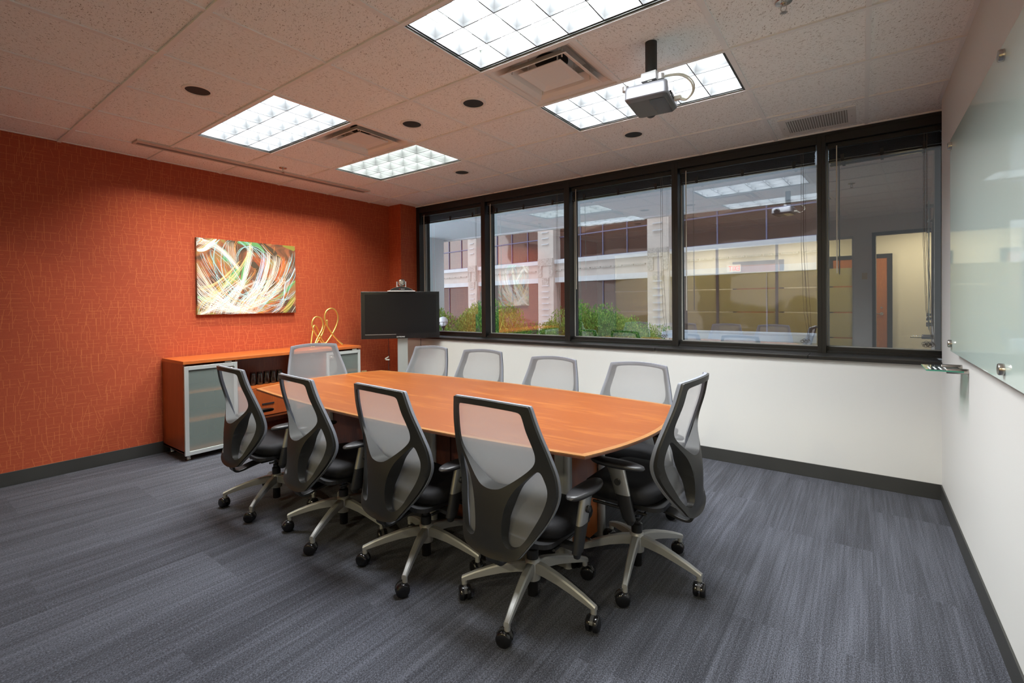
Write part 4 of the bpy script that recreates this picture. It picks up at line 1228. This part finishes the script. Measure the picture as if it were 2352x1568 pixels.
# conference camera on top
vc = empty('conference_camera', (cen.x-.005, cen.y+.015, 1.236+hh+.001), rz, label='silver ball conference camera on a curved base above the television', cat='camera')
MB().box((-.168, -.035, 0), (.168, .035, .010)).build('base_shelf', M['logo_white'], vc, bevel=.003)
arc = [(-.145, 0), (-.12, .018), (-.08, .036), (-.04, .046), (0, .050), (.04, .046), (.08, .036), (.12, .018), (.145, 0)]
mbx = MB(); mbx.add([(x, -.026, .0102+z) for x, z in arc] + [(x, .026, .0102+z) for x, z in arc], [tuple(range(9)), tuple(17-i for i in range(9))] + [(i, i+1, 10+i, 9+i) for i in range(8)] + [(0, 9, 17, 8)])
mbx.build('base_arch', M['chair_black'], vc)
rim = MB().tube([(x, -.027, .0115+z) for x, z in arc], .0028, 6); rim.build('base_rim', M['satin'], vc)
text_part('polycom', .013, (.016, -.0268, .030), (PI/2, 0, 0), M['logo_white'], vc, 'brand_lettering')
MB().lathe([(.005, -.0272), (.005, -.0262)], (-.022, 0, .031), 10, axis='Y').build('brand_mark', M['exit_dull'] if 'exit_dull' in M else pmat('mark_red', (.6, .03, .02), .4), vc)
MB().lathe([(.0, -.046), (.020, -.042), (.036, -.030), (.046, -.010), (.047, .006), (.038, .03), (.022, .043), (0, .048)], (0, -.004, .112), 28, axis='Y', caps=False).build('camera_ball', M['satin'], vc, smooth=60)
MB().lathe([(.024, -.050), (.026, -.042)], (0, -.004, .112), 20, axis='Y').build('lens', pmat('lens_grey', (.25, .23, .20), .15), vc)
yk = MB()
for s_ in (-1, 1): yk.obox((s_*.053, 0, .090), (.006, 0, 0), (0, .016, 0), (0, 0, .032))
yk.box((-.058, -.02, .054), (.058, .02, .062)); yk.build('yoke', M['silver'], vc, bevel=.003)

# ------------------------------------------------------------------ canvas print
ay0, ay1, az0, az1 = .978, 1.992, 1.283, 2.044
art = empty('canvas_print', (XL+.002, (ay0+ay1)/2, (az0+az1)/2), label='wide canvas print of colourful light trails on the red wall', cat='picture')
def mat_canvas():
    m, nt, out = newmat('canvas_ground')
    tc = N(nt, 'ShaderNodeTexCoord')
    n1 = N(nt, 'ShaderNodeTexNoise', {'Vector': tc.outputs['Object'], 'Scale': 4.5, 'Detail': 3.0, 'Distortion': .8})
    cr = N(nt, 'ShaderNodeValToRGB', {'Fac': n1.outputs['Fac']})
    e = cr.color_ramp.elements
    e[0].position = .36; e[0].color = (.07, .05, .038, 1); e[1].position = .68; e[1].color = (.30, .30, .09, 1)
    e2 = e.new(.47); e2.color = (.15, .08, .05, 1); e3 = e.new(.56); e3.color = (.34, .13, .07, 1)
    b = N(nt, 'ShaderNodeBsdfPrincipled', {'Base Color': cr.outputs[0], 'Roughness': .6, 'Specular IOR Level': .2})
    nt.links.new(b.outputs[0], out.inputs[0]); return m
hy, hz = (ay1-ay0)/2, (az1-az0)/2
cv = MB().box((0, -hy, -hz), (.036, hy, hz)).build('canvas', mat_canvas(), art, bevel=.002)
cols = {'w': (.95, .93, .88), 'c': (.40, .78, .85), 'o': (.85, .38, .10), 'y': (.92, .74, .32), 'r': (.72, .16, .06), 'g': (.14, .38, .15), 'l': (.60, .68, .92), 'k': (.09, .07, .05), 'v': (.27, .27, .06), 't': (.62, .50, .40)}
CM = {k: pmat('trail_' + n_, cols[k], .5, spec=.2) for k, n_ in zip('wcoyrglkvt', ['white', 'cyan', 'orange', 'yellow', 'red', 'green', 'blue', 'dark', 'olive', 'tan'])}
def art_uv(x, y):     # crop pixel -> canvas coordinates
    u = (x-90)/1680; top = 120+142*u; bot = 1440-20*u
    v = (y-top)/(bot-top); hl_, hr_ = 1320, 1158
    t = u*hr_/((1-u)*hl_+u*hr_)
    return t*2*hy-hy, hz-v*2*hz
trails = []
rnd = random.Random(3)
def tr(cn, w, *pts): trails.append((cn, w, pts))
# broad soft shapes first
tr('k', 150, (960, 330), (1200, 300), (1450, 420)); tr('k', 120, (1000, 560), (1150, 650), (1100, 800)); tr('k', 90, (600, 200), (760, 260)); tr('k', 110, (1330, 420), (1480, 520), (1420, 700)); tr('k', 80, (150, 1350), (260, 1400)); tr('k', 70, (1640, 1350), (1760, 1330))
tr('g', 70, (780, 200), (900, 215), (1100, 240), (1240, 380)); tr('g', 90, (540, 330), (600, 470), (520, 480)); tr('g', 110, (780, 620), (760, 720), (640, 860), (560, 950)); tr('g', 100, (1000, 330), (930, 560), (880, 800), (850, 950))
tr('g', 60, (1765, 860), (1640, 1000), (1500, 1130), (1350, 1220), (1180, 1260)); tr('g', 60, (100, 1130), (230, 1180), (420, 1200)); tr('v', 80, (1550, 240), (1690, 280), (1760, 330)); tr('v', 90, (1740, 1160), (1650, 1300), (1560, 1420)); tr('v', 60, (430, 1000), (560, 920), (700, 900)); tr('v', 60, (300, 1090), (480, 1130), (620, 1030))
for q in range(26):
    x = 150+rnd.random()*420; y = 450+rnd.random()*500
    tr('r' if q % 3 else 'o', 4, (x, y), (x+50, y+90), (x+90+rnd.random()*40, y+200+rnd.random()*80))
for q in range(22):
    y = 1180+q*12; x = 650+rnd.random()*300
    tr('r', 5, (x, y+120), (x+220, y+60), (min(1765, x+520), y-20), (min(1765, x+760), y-130))
for q in range(12): tr('r', 5, (1560+q*4, 440+q*8), (1540+q*4, 560), (1490+q*9, 700), (1420+q*6, 860+q*10))
for q in range(16): tr('t', 4, (600+q*9, 180+rnd.random()*40), (615+q*9, 420), (640+q*8, 520+rnd.random()*60))
for q in range(9): tr('r', 4, (1010+q*22, 430+q*10), (1100+q*18, 540), (1180+q*14, 640))
# verticals
for q in range(5): tr('l', 9, (1215+q*5, 345+q*12), (1200+q*10, 520), (1160+q*10, 700), (1080+q*12, 920), (980+q*10, 1130), (760+q*14, 1430))
for q in range(5): tr('w', 9, (1275+q*14, 360+q*10), (1285+q*10, 520), (1250+q*10, 700), (1190+q*12, 880), (1040+q*18, 1150), (830+q*22, 1430))
for q in range(8): tr('w' if q % 2 else 't', 9, (1395+q*16, 420+q*6), (1395+q*14, 560), (1340+q*14, 760), (1260+q*12, 930), (1150+q*10, 1120), (930+q*22, 1430))
for q in range(4): tr('o', 6, (1620+q*15, 500+q*10), (1600+q*15, 640), (1540+q*14, 840), (1420+q*12, 1030), (1260, 1200))
# left fans of white
for q in range(16):
    tr('w', 6+rnd.random()*4, (95, 560+q*42), (180+q*6, 720+q*40), (330+q*12, 980+q*24), (560+q*20, 1230+q*10), (760+q*24, 1430))
for q in range(11): tr('w', 6, (95, 880+q*38), (260, 1080+q*26), (450, 1240+q*14), (700, 1340+q*6), (980, 1330-q*4), (1260, 1230-q*10), (1540, 1010-q*8))
for q in range(12): tr('w', 7, (800+q*12, 850+q*12), (720+q*6, 1000), (560+q*4, 1180), (380-q*2, 1330), (170-q*4, 1430))
for q in range(8): tr('w', 8, (95, 170+q*9), (230, 165+q*10), (400, 230+q*10), (560, 360+q*8), (700, 520+q*6), (800, 640+q*8))
for q in range(5): tr('y', 6, (95, 1260+q*20), (250, 1150+q*16), (460, 1020+q*12), (640, 850), (830, 620), (960, 380+q*3), (980+q*8, 205))
for q in range(3): tr('y', 7, (120, 960+q*30), (320, 930+q*20), (560, 780+q*10), (810, 520+q*8))
tr('y', 7, (150, 1000), (320, 1045), (480, 1020), (640, 900), (800, 740)); tr('y', 7, (600, 1230), (900, 1180), (1200, 1160), (1500, 1030), (1765, 870))
# cyan loops
tr('c', 10, (180, 380), (230, 520), (330, 700), (480, 900), (620, 1110), (800, 1260), (900, 1290)); tr('c', 10, (480, 150), (420, 230), (375, 400), (370, 560), (400, 700), (450, 880), (520, 1040), (640, 1240), (760, 1420))
tr('c', 10, (320, 330), (330, 440), (430, 640), (560, 830), (760, 1040), (940, 1140), (1150, 1190)); tr('c', 10, (640, 160), (560, 230), (510, 380), (500, 560), (540, 780), (650, 980), (760, 1180)); tr('c', 10, (770, 560), (770, 450), (830, 330), (940, 280), (1080, 300), (1210, 390), (1380, 600))
tr('c', 9, (800, 180), (900, 260), (1010, 370), (1085, 460)); tr('c', 9, (880, 180), (1000, 270), (1120, 400), (1180, 490)); tr('c', 10, (620, 480), (700, 660), (800, 830), (900, 1000), (970, 1130)); tr('c', 9, (340, 330), (520, 480), (680, 640), (800, 820), (900, 940), (990, 1010))
for q in range(3): tr('c', 9, (1730-q*14, 375+q*70), (1690-q*10, 560), (1600, 760), (1480, 960), (1300, 1160+q*20), (1080+q*20, 1400))
for q in range(4): tr('c' if q % 2 else 'l', 9, (1765, 620+q*12), (1700, 760+q*14), (1640-q*20, 930), (1560, 1130), (1450+q*20, 1320), (1350, 1425))
tr('c', 10, (1765, 1050), (1620, 1180), (1480, 1290), (1340, 1300), (1200, 1270)); tr('c', 9, (1080, 1120), (1280, 1180), (1480, 1215), (1620, 1180), (1765, 1060)); tr('w', 10, (1765, 1310), (1690, 1425))
for q in range(4): tr('w', 9, (1455+q*38, 790+q*3), (1500+q*28, 850+q*10), (1440+q*24, 930), (1340+q*20, 1020), (1220+q*12, 1100))
for q in range(6): tr('w', 9, (1020+q*34, 870+q*6), (1055+q*32, 905), (1010+q*28, 1000), (930+q*24, 1120), (760+q*24, 1320), (660+q*30, 1430))
for q in range(5): tr('w', 9, (950+q*16, 250+q*8), (940+q*18, 400), (900+q*16, 620), (860+q*8, 830), (780, 1080), (620-q*10, 1400))
tr('o', 9, (1200, 215), (1300, 330), (1390, 420)); tr('o', 9, (1410, 270), (1400, 380)); tr('o', 7, (1030, 650), (1080, 670), (1030, 760), (950, 850)); tr('o', 8, (260, 390), (290, 480), (340, 560)); tr('o', 8, (780, 180), (740, 280), (740, 400)); tr('y', 9, (1765, 1160), (1640, 1300), (1490, 1420))
for q in range(7): tr('w', 16, (100, 350-q*3), (200, 340-q*6), (330, 270-q*12), (430, 150))
tr('o', 8, (110, 375), (240, 335), (330, 290)); tr('w', 22, (120, 170), (160, 200), (100, 250)); tr('w', 20, (130, 130), (200, 150), (150, 200))
for q in range(18):
    x = rnd.uniform(95, 900); tr(rnd.choice('wwwyc'), rnd.uniform(6, 10), (x, 1430), (x+rnd.uniform(60, 200), 1200), (x+rnd.uniform(250, 420), 1000), (min(1765, x+rnd.uniform(480, 620)), rnd.uniform(700, 860)))
for q in range(12):
    x = rnd.uniform(95, 700); y = rnd.uniform(700, 1200); tr(rnd.choice('wwcto'), rnd.uniform(5, 9), (x, y), (x+160, y+rnd.uniform(80, 170)), (min(1765, x+380), min(1430, y+rnd.uniform(190, 300))), (min(1765, x+620), min(1435, y+rnd.uniform(240, 420))))
extra = []
for cn, w, pts in trails:
    if w < 30 and len(pts) > 2:
        for rr in range(2):
            dx, dy, kx = rnd.uniform(-38, 38), rnd.uniform(-30, 30), rnd.uniform(.93, 1.07)
            extra.append((cn if rnd.random() < .75 else rnd.choice('wcyot'), w*rnd.uniform(.5, .9), tuple((min(1768, max(92, (x-900)*kx+900+dx)), y+dy) for x, y in pts)))
trails += extra
groups = {}
zi = 0
xf = .0364
for cn, w, pts in trails:
    if w < 40: w *= .62
    sp2 = spline([(*art_uv(*p), 0) for p in pts], 8)
    zi += 1
    xx = xf + zi*2.2e-6
    ww = w/1500/2
    vs = []; fs = []
    ok = []
    for i, p in enumerate(sp2):
        t_ = (sp2[min(i+1, len(sp2)-1)] - sp2[max(i-1, 0)]);
        if t_.length < 1e-9: continue
        t_.normalize(); nn = Vector((-t_.y, t_.x, 0))
        f_ = math.sin(PI*i/(len(sp2)-1))**.35 if w < 40 else math.sin(PI*(i+.6)/(len(sp2)+.2))**.5
        for s_ in (-1, 1):
            q = p + nn*s_*ww*max(f_, .25)
            vs.append((xx, max(-hy, min(hy, q.x)), max(-hz, min(hz, q.y))))
    m_ = len(vs)//2
    fs = [(2*i, 2*i+1, 2*i+3, 2*i+2) for i in range(m_-1)]
    groups.setdefault(cn, MB()).add(vs, fs)
allm = MB(); keys = list(groups)
for ki, k in enumerate(keys):
    g = groups[k]; allm.add(g.v, g.f, ki)
pr = allm.build('printed_light_trails', [CM[k] for k in keys], cv, recalc=False)

# ------------------------------------------------------------------ glass marker board, tray
bdx = XR-.034
gb = empty('glass_board', (bdx, 1.38, 1.67), label='large green tinted glass marker board on the white side wall', cat='board')
MB().box((-.004, -1.30, -.59), (.004, 1.295, .59)).build('glass_sheet', M['board'], gb, bevel=.0015)
for y in (1.245, .03, -1.20):
    for z in (-.545, .545):
        s_ = empty  # noqa
        st = MB().lathe([(.0, -.020), (.019, -.020), (.021, -.016), (.021, -.004)], (0, y, z), 24, axis='X', caps=False)
        st.lathe([(.017, .004), (.017, .032)], (0, y, z), 20, axis='X')
        st.build('standoff', M['satin'], gb, smooth=40)
ty = 2.50
tray = empty('marker_tray', (XR, ty, 1.0), label='small clear glass marker tray on two metal brackets under the board', cat='tray')
MB().box((-.165, -.13, -.003), (-.02, .13, .003)).build('glass_shelf', M['glass_green'], tray)
MB().box((-.166, -.131, -.0032), (-.165, .131, .0032)).box((-.166, -.1315, -.0032), (-.02, -.130, .0032)).build('glass_edge', M['glass_edge'], tray)
fr_ = MB()
for q in range(4): fr_.box((-.15+q*.022, -.10, .0032), (-.142+q*.022, .02, .0036))
fr_.build('etched_marks', M['logo_white'], tray)
for y in (-.11, .09):
    MB().lathe([(.0, -.085), (.013, -.085), (.014, -.082), (.014, 0)], (0, y, 0), 20, axis='X', caps=False).build('bracket', M['satin'], tray, smooth=40)

# ------------------------------------------------------------------ outdoors
backdrop = MB().box((4.99, 6.3, -.35), (14, 7.6, 3.1)).build('dark_backdrop', pmat('backdrop_dark', (.045, .038, .032), .6)); backdrop['kind'] = 'structure'  # added dark block behind the last pane so the room's reflection shows
struct('trim_4', MB().box((-40, 3.92, -.5), (40, 40, -.35)), M['ground'])
sf = MB().box((-12, 3.9, 3.1), (16, 8.50, 3.35)).build('overhang_soffit', M['soffit'])
sf['kind'] = 'structure'
MB().box((-12, 8.50, 3.07), (16, 8.62, 3.8)).build('soffit_fascia', M['stone_light'], sf)
upw = MB().box((-24, 3.92, 3.35), (24, 8.4, 16)).build('wall_outer', M['stone']); upw['kind'] = 'structure'
ub_ = MB()
for z in (4.6, 8.6, 12.4): ub_.box((-22, 8.4, z), (22, 8.43, z+1.9))
ub_.build('added_window_band', M['gloss_black'], upw)  # unseen dark bands, added to vary what the far glass mirrors
pil = MB().box((-5.2, 7.75, -.35), (-3.60, 8.35, 3.1)).build('outer_pillar', M['pillar'])
tag(pil, 'grey rendered pillar outside holding up the overhang, beside the television', 'pillar')
MB().box((-5.21, 7.74, 1.85), (-3.595, 7.76, 1.862)).build('render_joint', M['baseboard'], pil)

Pn = Vector((-6.167, 17.822, 0)); Dn = Vector((-.98549, .16973, 0)); Nn = Vector((-.16973, -.98549, 0))
bl = empty('office_building', Pn, math.atan2(Dn.y, Dn.x), label='stone and dark glass office building across the courtyard', cat='building')
# local frame: +x = along the facade (away), +y = away from the facade towards us is -(…)
def FB(mb, s0, s1, n0, n1, z0, z1, mi=0): return mb.box((s0, -n1 if FLIP else n0, z0), (s1, -n0 if FLIP else n1, z1), mi)
ly = Vector((-Dn.y, Dn.x, 0))          # local +y in world
FLIP = ly.dot(Nn) < 0
FB(MB(), -34, 24, -8, -.55, -.4, 12).build('building_mass', M['stone'], bl)
bays = [(-29.2, -23.6), (-23.6, -18.0), (-18.0, -12.4), (-12.4, -6.05), (-5.2, -.5), (.44, 4.88), (5.62, 10.3), (10.9, 16.0), (16.9, 22)]
cols_ = [(-29.6, -28.8), (-24.0, -23.2), (-18.4, -17.6), (-12.8, -12.0), (-6.07, -5.2), (-.5, .44), (4.88, 5.62), (10.3, 11.0), (16.0, 16.9)]
for (a, b) in cols_:
    c = FB(MB(), a, b, -.5, .22, -.35, 9).build('pilaster', M['stone'], bl)
    r_ = MB(); mid = (a+b)/2; hw_ = (b-a)*.22
    z = .5
    while z < 8:
        if not (2.15 < z < 3.75): FB(r_, mid-hw_, mid+hw_, .22, .27, z, z+.04)
        z += .27
    r_.build('ladder_relief', M['stone_light'], c)
    k_ = MB(); FB(k_, a+.02, b-.02, .22, .26, 3.05, 3.38); FB(k_, a+.02, a+.25, .22, .25, 2.55, 3.05); FB(k_, b-.25, b-.02, .22, .25, 2.55, 3.05); FB(k_, mid-.2, mid+.2, .22, .25, 2.15, 2.5)
    k_.build('carved_capital', M['carved'], c)
for z0, z1, n1, mm, nm in ((2.50, 3.12, .08, 'stone', 'spandrel_band'), (3.12, 3.30, .16, 'stone_light', 'string_course'), (2.28, 2.50, .12, 'stone_light', 'lintel_band'), (6.0, 9.0, .08, 'stone', 'upper_band')):
    b_ = MB()
    for s0, s1 in [(-31, -6.07), (-5.2, -.5), (.44, 4.88), (5.62, 10.3), (11, 22)]: FB(b_, s0, s1, -.5, n1, z0, z1)
    b_.build(nm, M[mm], bl)
rb = MB(); s_ = -30
while s_ < 22:
    if not any(a-.05 < s_+.3 and s_ < b+.05 for a, b in cols_): FB(rb, s_, s_+.46, .08, .12, 2.80, 2.86)
    s_ += .52
rb.build('dash_relief', M['carved'], bl)
for (a, b) in bays:
    for z0, z1, rows in ((3.30, 6.0, (4.35,)), (-.3, 2.28, ())):
        g = MB(); FB(g, a, b, -.30, -.28, z0, z1)
        go = g.build('window_glazing', M['far_glass'] if z0 > 3 else M['far_glass_low'], bl)
        mb_ = MB(); m_ = 4
        for q in range(1, m_+1 if z0 > 3 else 2):
            x = a+(b-a)*q/m_ if z0 > 3 else (a+b)/2
            if q < m_: FB(mb_, x-.019, x+.019, -.28, -.24, z0, z1)
        for zr in rows: FB(mb_, a, b, -.28, -.23, zr-.022, zr+.022)
        FB(mb_, a, b, -.28, -.2, z0, z0+.06)
        mb_.build('glazing_bars', M['lead_blue'], go)

# shrubs
def shrub_mesh(seed, n=12000):
    r_ = random.Random(seed); mb = MB()
    lobes = [(Vector((r_.uniform(-.55, .55), r_.uniform(-.45, .45), r_.uniform(.35, .75))), r_.uniform(.28, .42)) for _ in range(11)]
    for _ in range(n):
        c, R = r_.choice(lobes)
        d_ = Vector((r_.gauss(0, 1), r_.gauss(0, 1), r_.gauss(0, 1))).normalized()
        if d_.z < -.5 and r_.random() < .7: continue
        p = c + d_*R*(r_.uniform(.72, 1.08))
        t_ = (d_ + Vector((r_.gauss(0, .6), r_.gauss(0, .6), r_.gauss(0, .6)+.3))).normalized()
        s2 = t_.cross(Vector((r_.gauss(0, 1), r_.gauss(0, 1), r_.gauss(0, 1)))).normalized()
        l_, w_ = r_.uniform(.028, .05), r_.uniform(.009, .016)
        mb.add([p, p+t_*l_*.5+s2*w_, p+t_*l_, p+t_*l_*.5-s2*w_], [(0, 1, 2, 3)])
    return mb
shr = []
for sd in (1, 2, 3):
    o = shrub_mesh(sd).build('shrub_foliage', M['leaf'], recalc=False)
    shr.append(o)
SH = [(-2.45, 6.9, 1.45, .95, 0), (-1.85, 7.7, 1.40, .9, 1), (-1.20, 7.5, 1.38, .95, 2), (-.55, 8.2, 1.03, .9, 0), (-.05, 8.7, 1.32, .9, 1), (.55, 8.9, 1.42, 1.0, 2), (1.10, 9.3, 1.16, 1.0, 0), (1.75, 9.7, .90, .9, 1), (-2.6, 8.9, 1.5, .95, 2)]
slab = ['hugging the pillar', 'behind the globe lamp', 'beside the globe lamp', 'low one under the mirrored canvas print', 'bushy one right of the mirrored canvas print', 'tallest one in the middle window', 'next to the tallest shrub', 'lowest one, farthest from the television', 'half hidden behind the television']
tmpl = [s_.data for s_ in shr]
for s_ in shr: bpy.data.objects.remove(s_)
for k, ((x, y, h_, w_, mi), lb) in enumerate(zip(SH, slab)):
    r_ = empty('garden_shrub', (x, y, -.35), label='leafy green courtyard shrub outside the windows, ' + lb, cat='shrub', group='leafy shrubs in the courtyard')
    f = bpy.data.objects.new('foliage', tmpl[mi]); COL.objects.link(f); f.parent = r_
    f.scale = (w_, w_*.9, (h_+.35)/1.12); f.rotation_euler = (0, 0, k*1.3)
    st = MB()
    for q in range(5):
        a = q*1.3; st.tube([(.03*math.cos(a), .03*math.sin(a), 0), (.12*math.cos(a), .12*math.sin(a), .5), (.3*math.cos(a), .3*math.sin(a), 1.0)], [.02, .014, .006], 6)
    st.build('stem', M['stem'], r_)
# low shrubs fill
gl = empty('globe_lamp', (-1.35, 6.0, -.35), label='white globe garden lamp on a dark post beside the television', cat='lamp')
zg = 1.01+.35
MB().lathe([(0, -.10), (.055, -.085), (.09, -.045), (.10, 0), (.09, .045), (.055, .085), (0, .10)], (0, 0, zg), 24, caps=False).build('globe', M['globe'], gl, smooth=180)
cg = MB()
for q in range(8):
    a = q*PI/4; cg.tube([(.103*math.cos(a)*math.cos(b_), .103*math.sin(a)*math.cos(b_), zg+.103*math.sin(b_)) for b_ in [-1.3, -.9, -.5, -.1]], .003, 5)
cg.tube([(.104*math.cos(q*PI/8), .104*math.sin(q*PI/8), zg-.012) for q in range(17)], .004, 5)
cg.build('wire_guard', M['chair_black'], gl)
MB().lathe([(.03, 0), (.025, .02), (.022, zg-.14), (.05, zg-.11), (.05, zg-.09)], n=14).build('post', M['chair_black'], gl, smooth=40)
pw = empty('planter_wall', (5.5, 7.0, -.35), label='low pale stone planter wall with a bluish cap outside the wide window', cat='wall')
MB().box((-2.55, 0, 0), (4, .5, 1.12)).build('wall_body', M['planter'], pw)
MB().box((-2.72, -.08, 1.12), (4.1, .6, 1.225)).build('cap_stone', M['planter_cap'], pw, bevel=.02)

# ------------------------------------------------------------------ lights
def area(name, loc, rot_, sx, sy, power, col, spread=180):
    l = bpy.data.lights.new(name, 'AREA'); l.shape = 'RECTANGLE'; l.size = sx; l.size_y = sy
    l.energy = power; l.color = col; l.spread = math.radians(spread)
    o = bpy.data.objects.new(name, l); COL.objects.link(o); o.location = loc; o.rotation_euler = rot_
    return o
# lamp inside the linear slot, aimed at the red wall
area('wall_washer_lamp', (.672, 1.505, H-.017), (0, math.radians(8), 0), .03, 2.2, 17, (1, .86, .68), 108)
# corridor lamps
for x in (2.0, 3.9, 5.8):
    area('corridor_lamp', (x, -2.75, H-.03), (0, 0, 0), .15, .15, 55, (1, .90, .66))

# world: overcast daylight
w = bpy.data.worlds.new('sky'); sc.world = w; w.use_nodes = True
nt = w.node_tree; nt.nodes.clear()
ow = nt.nodes.new('ShaderNodeOutputWorld'); bg = nt.nodes.new('ShaderNodeBackground')
bg.inputs[0].default_value = (.80, .90, 1.0, 1); bg.inputs[1].default_value = 4.4
nt.links.new(bg.outputs[0], ow.inputs[0])

# ------------------------------------------------------------------ camera
cd = bpy.data.cameras.new('camera'); co = bpy.data.objects.new('camera', cd); COL.objects.link(co)
yaw, pitch, roll = -0.6400643613970167, -0.008750574269431943, -0.008956884990008943
f_px, cxp, cyp = 1094.0015703551305, 1166.2561876756372, 704.9975992391206
c_, s_ = math.cos(yaw), math.sin(yaw); cp, sp3 = math.cos(pitch), math.sin(pitch); crr, srr = math.cos(roll), math.sin(roll)
right = Vector((c_, -s_, 0)); fwd = Vector((s_, c_, 0)); zz = Vector((0, 0, 1))
Fv = cp*fwd + sp3*zz; up1 = -sp3*fwd + cp*zz
Rv = crr*right + srr*up1; Uv = -srr*right + crr*up1
mw = Matrix(((Rv.x, Uv.x, -Fv.x, 5.45968), (Rv.y, Uv.y, -Fv.y, -.949), (Rv.z, Uv.z, -Fv.z, 1.37244), (0, 0, 0, 1)))
co.matrix_world = mw
cd.sensor_fit = 'HORIZONTAL'; cd.sensor_width = 36; cd.lens = 36*f_px/2352
cd.shift_x = (1176-cxp)/2352; cd.shift_y = (cyp-784)/2352
cd.clip_start = .05; cd.clip_end = 200
sc.camera = co

sc.view_settings.view_transform = 'Standard'; sc.view_settings.look = 'None'
sc.view_settings.gamma = 1.0; sc.view_settings.use_curve_mapping = False
sc.view_settings.exposure = 0.26
cy = sc.cycles
cy.use_denoising = True
cy.use_adaptive_sampling = True; cy.adaptive_threshold = .025
try: cy.denoiser = 'OPENIMAGEDENOISE'
except Exception: pass
cy.max_bounces = 12; cy.diffuse_bounces = 6; cy.glossy_bounces = 4; cy.transmission_bounces = 6; cy.transparent_max_bounces = 12
cy.sample_clamp_indirect = 6.0; cy.caustics_reflective = False; cy.caustics_refractive = False
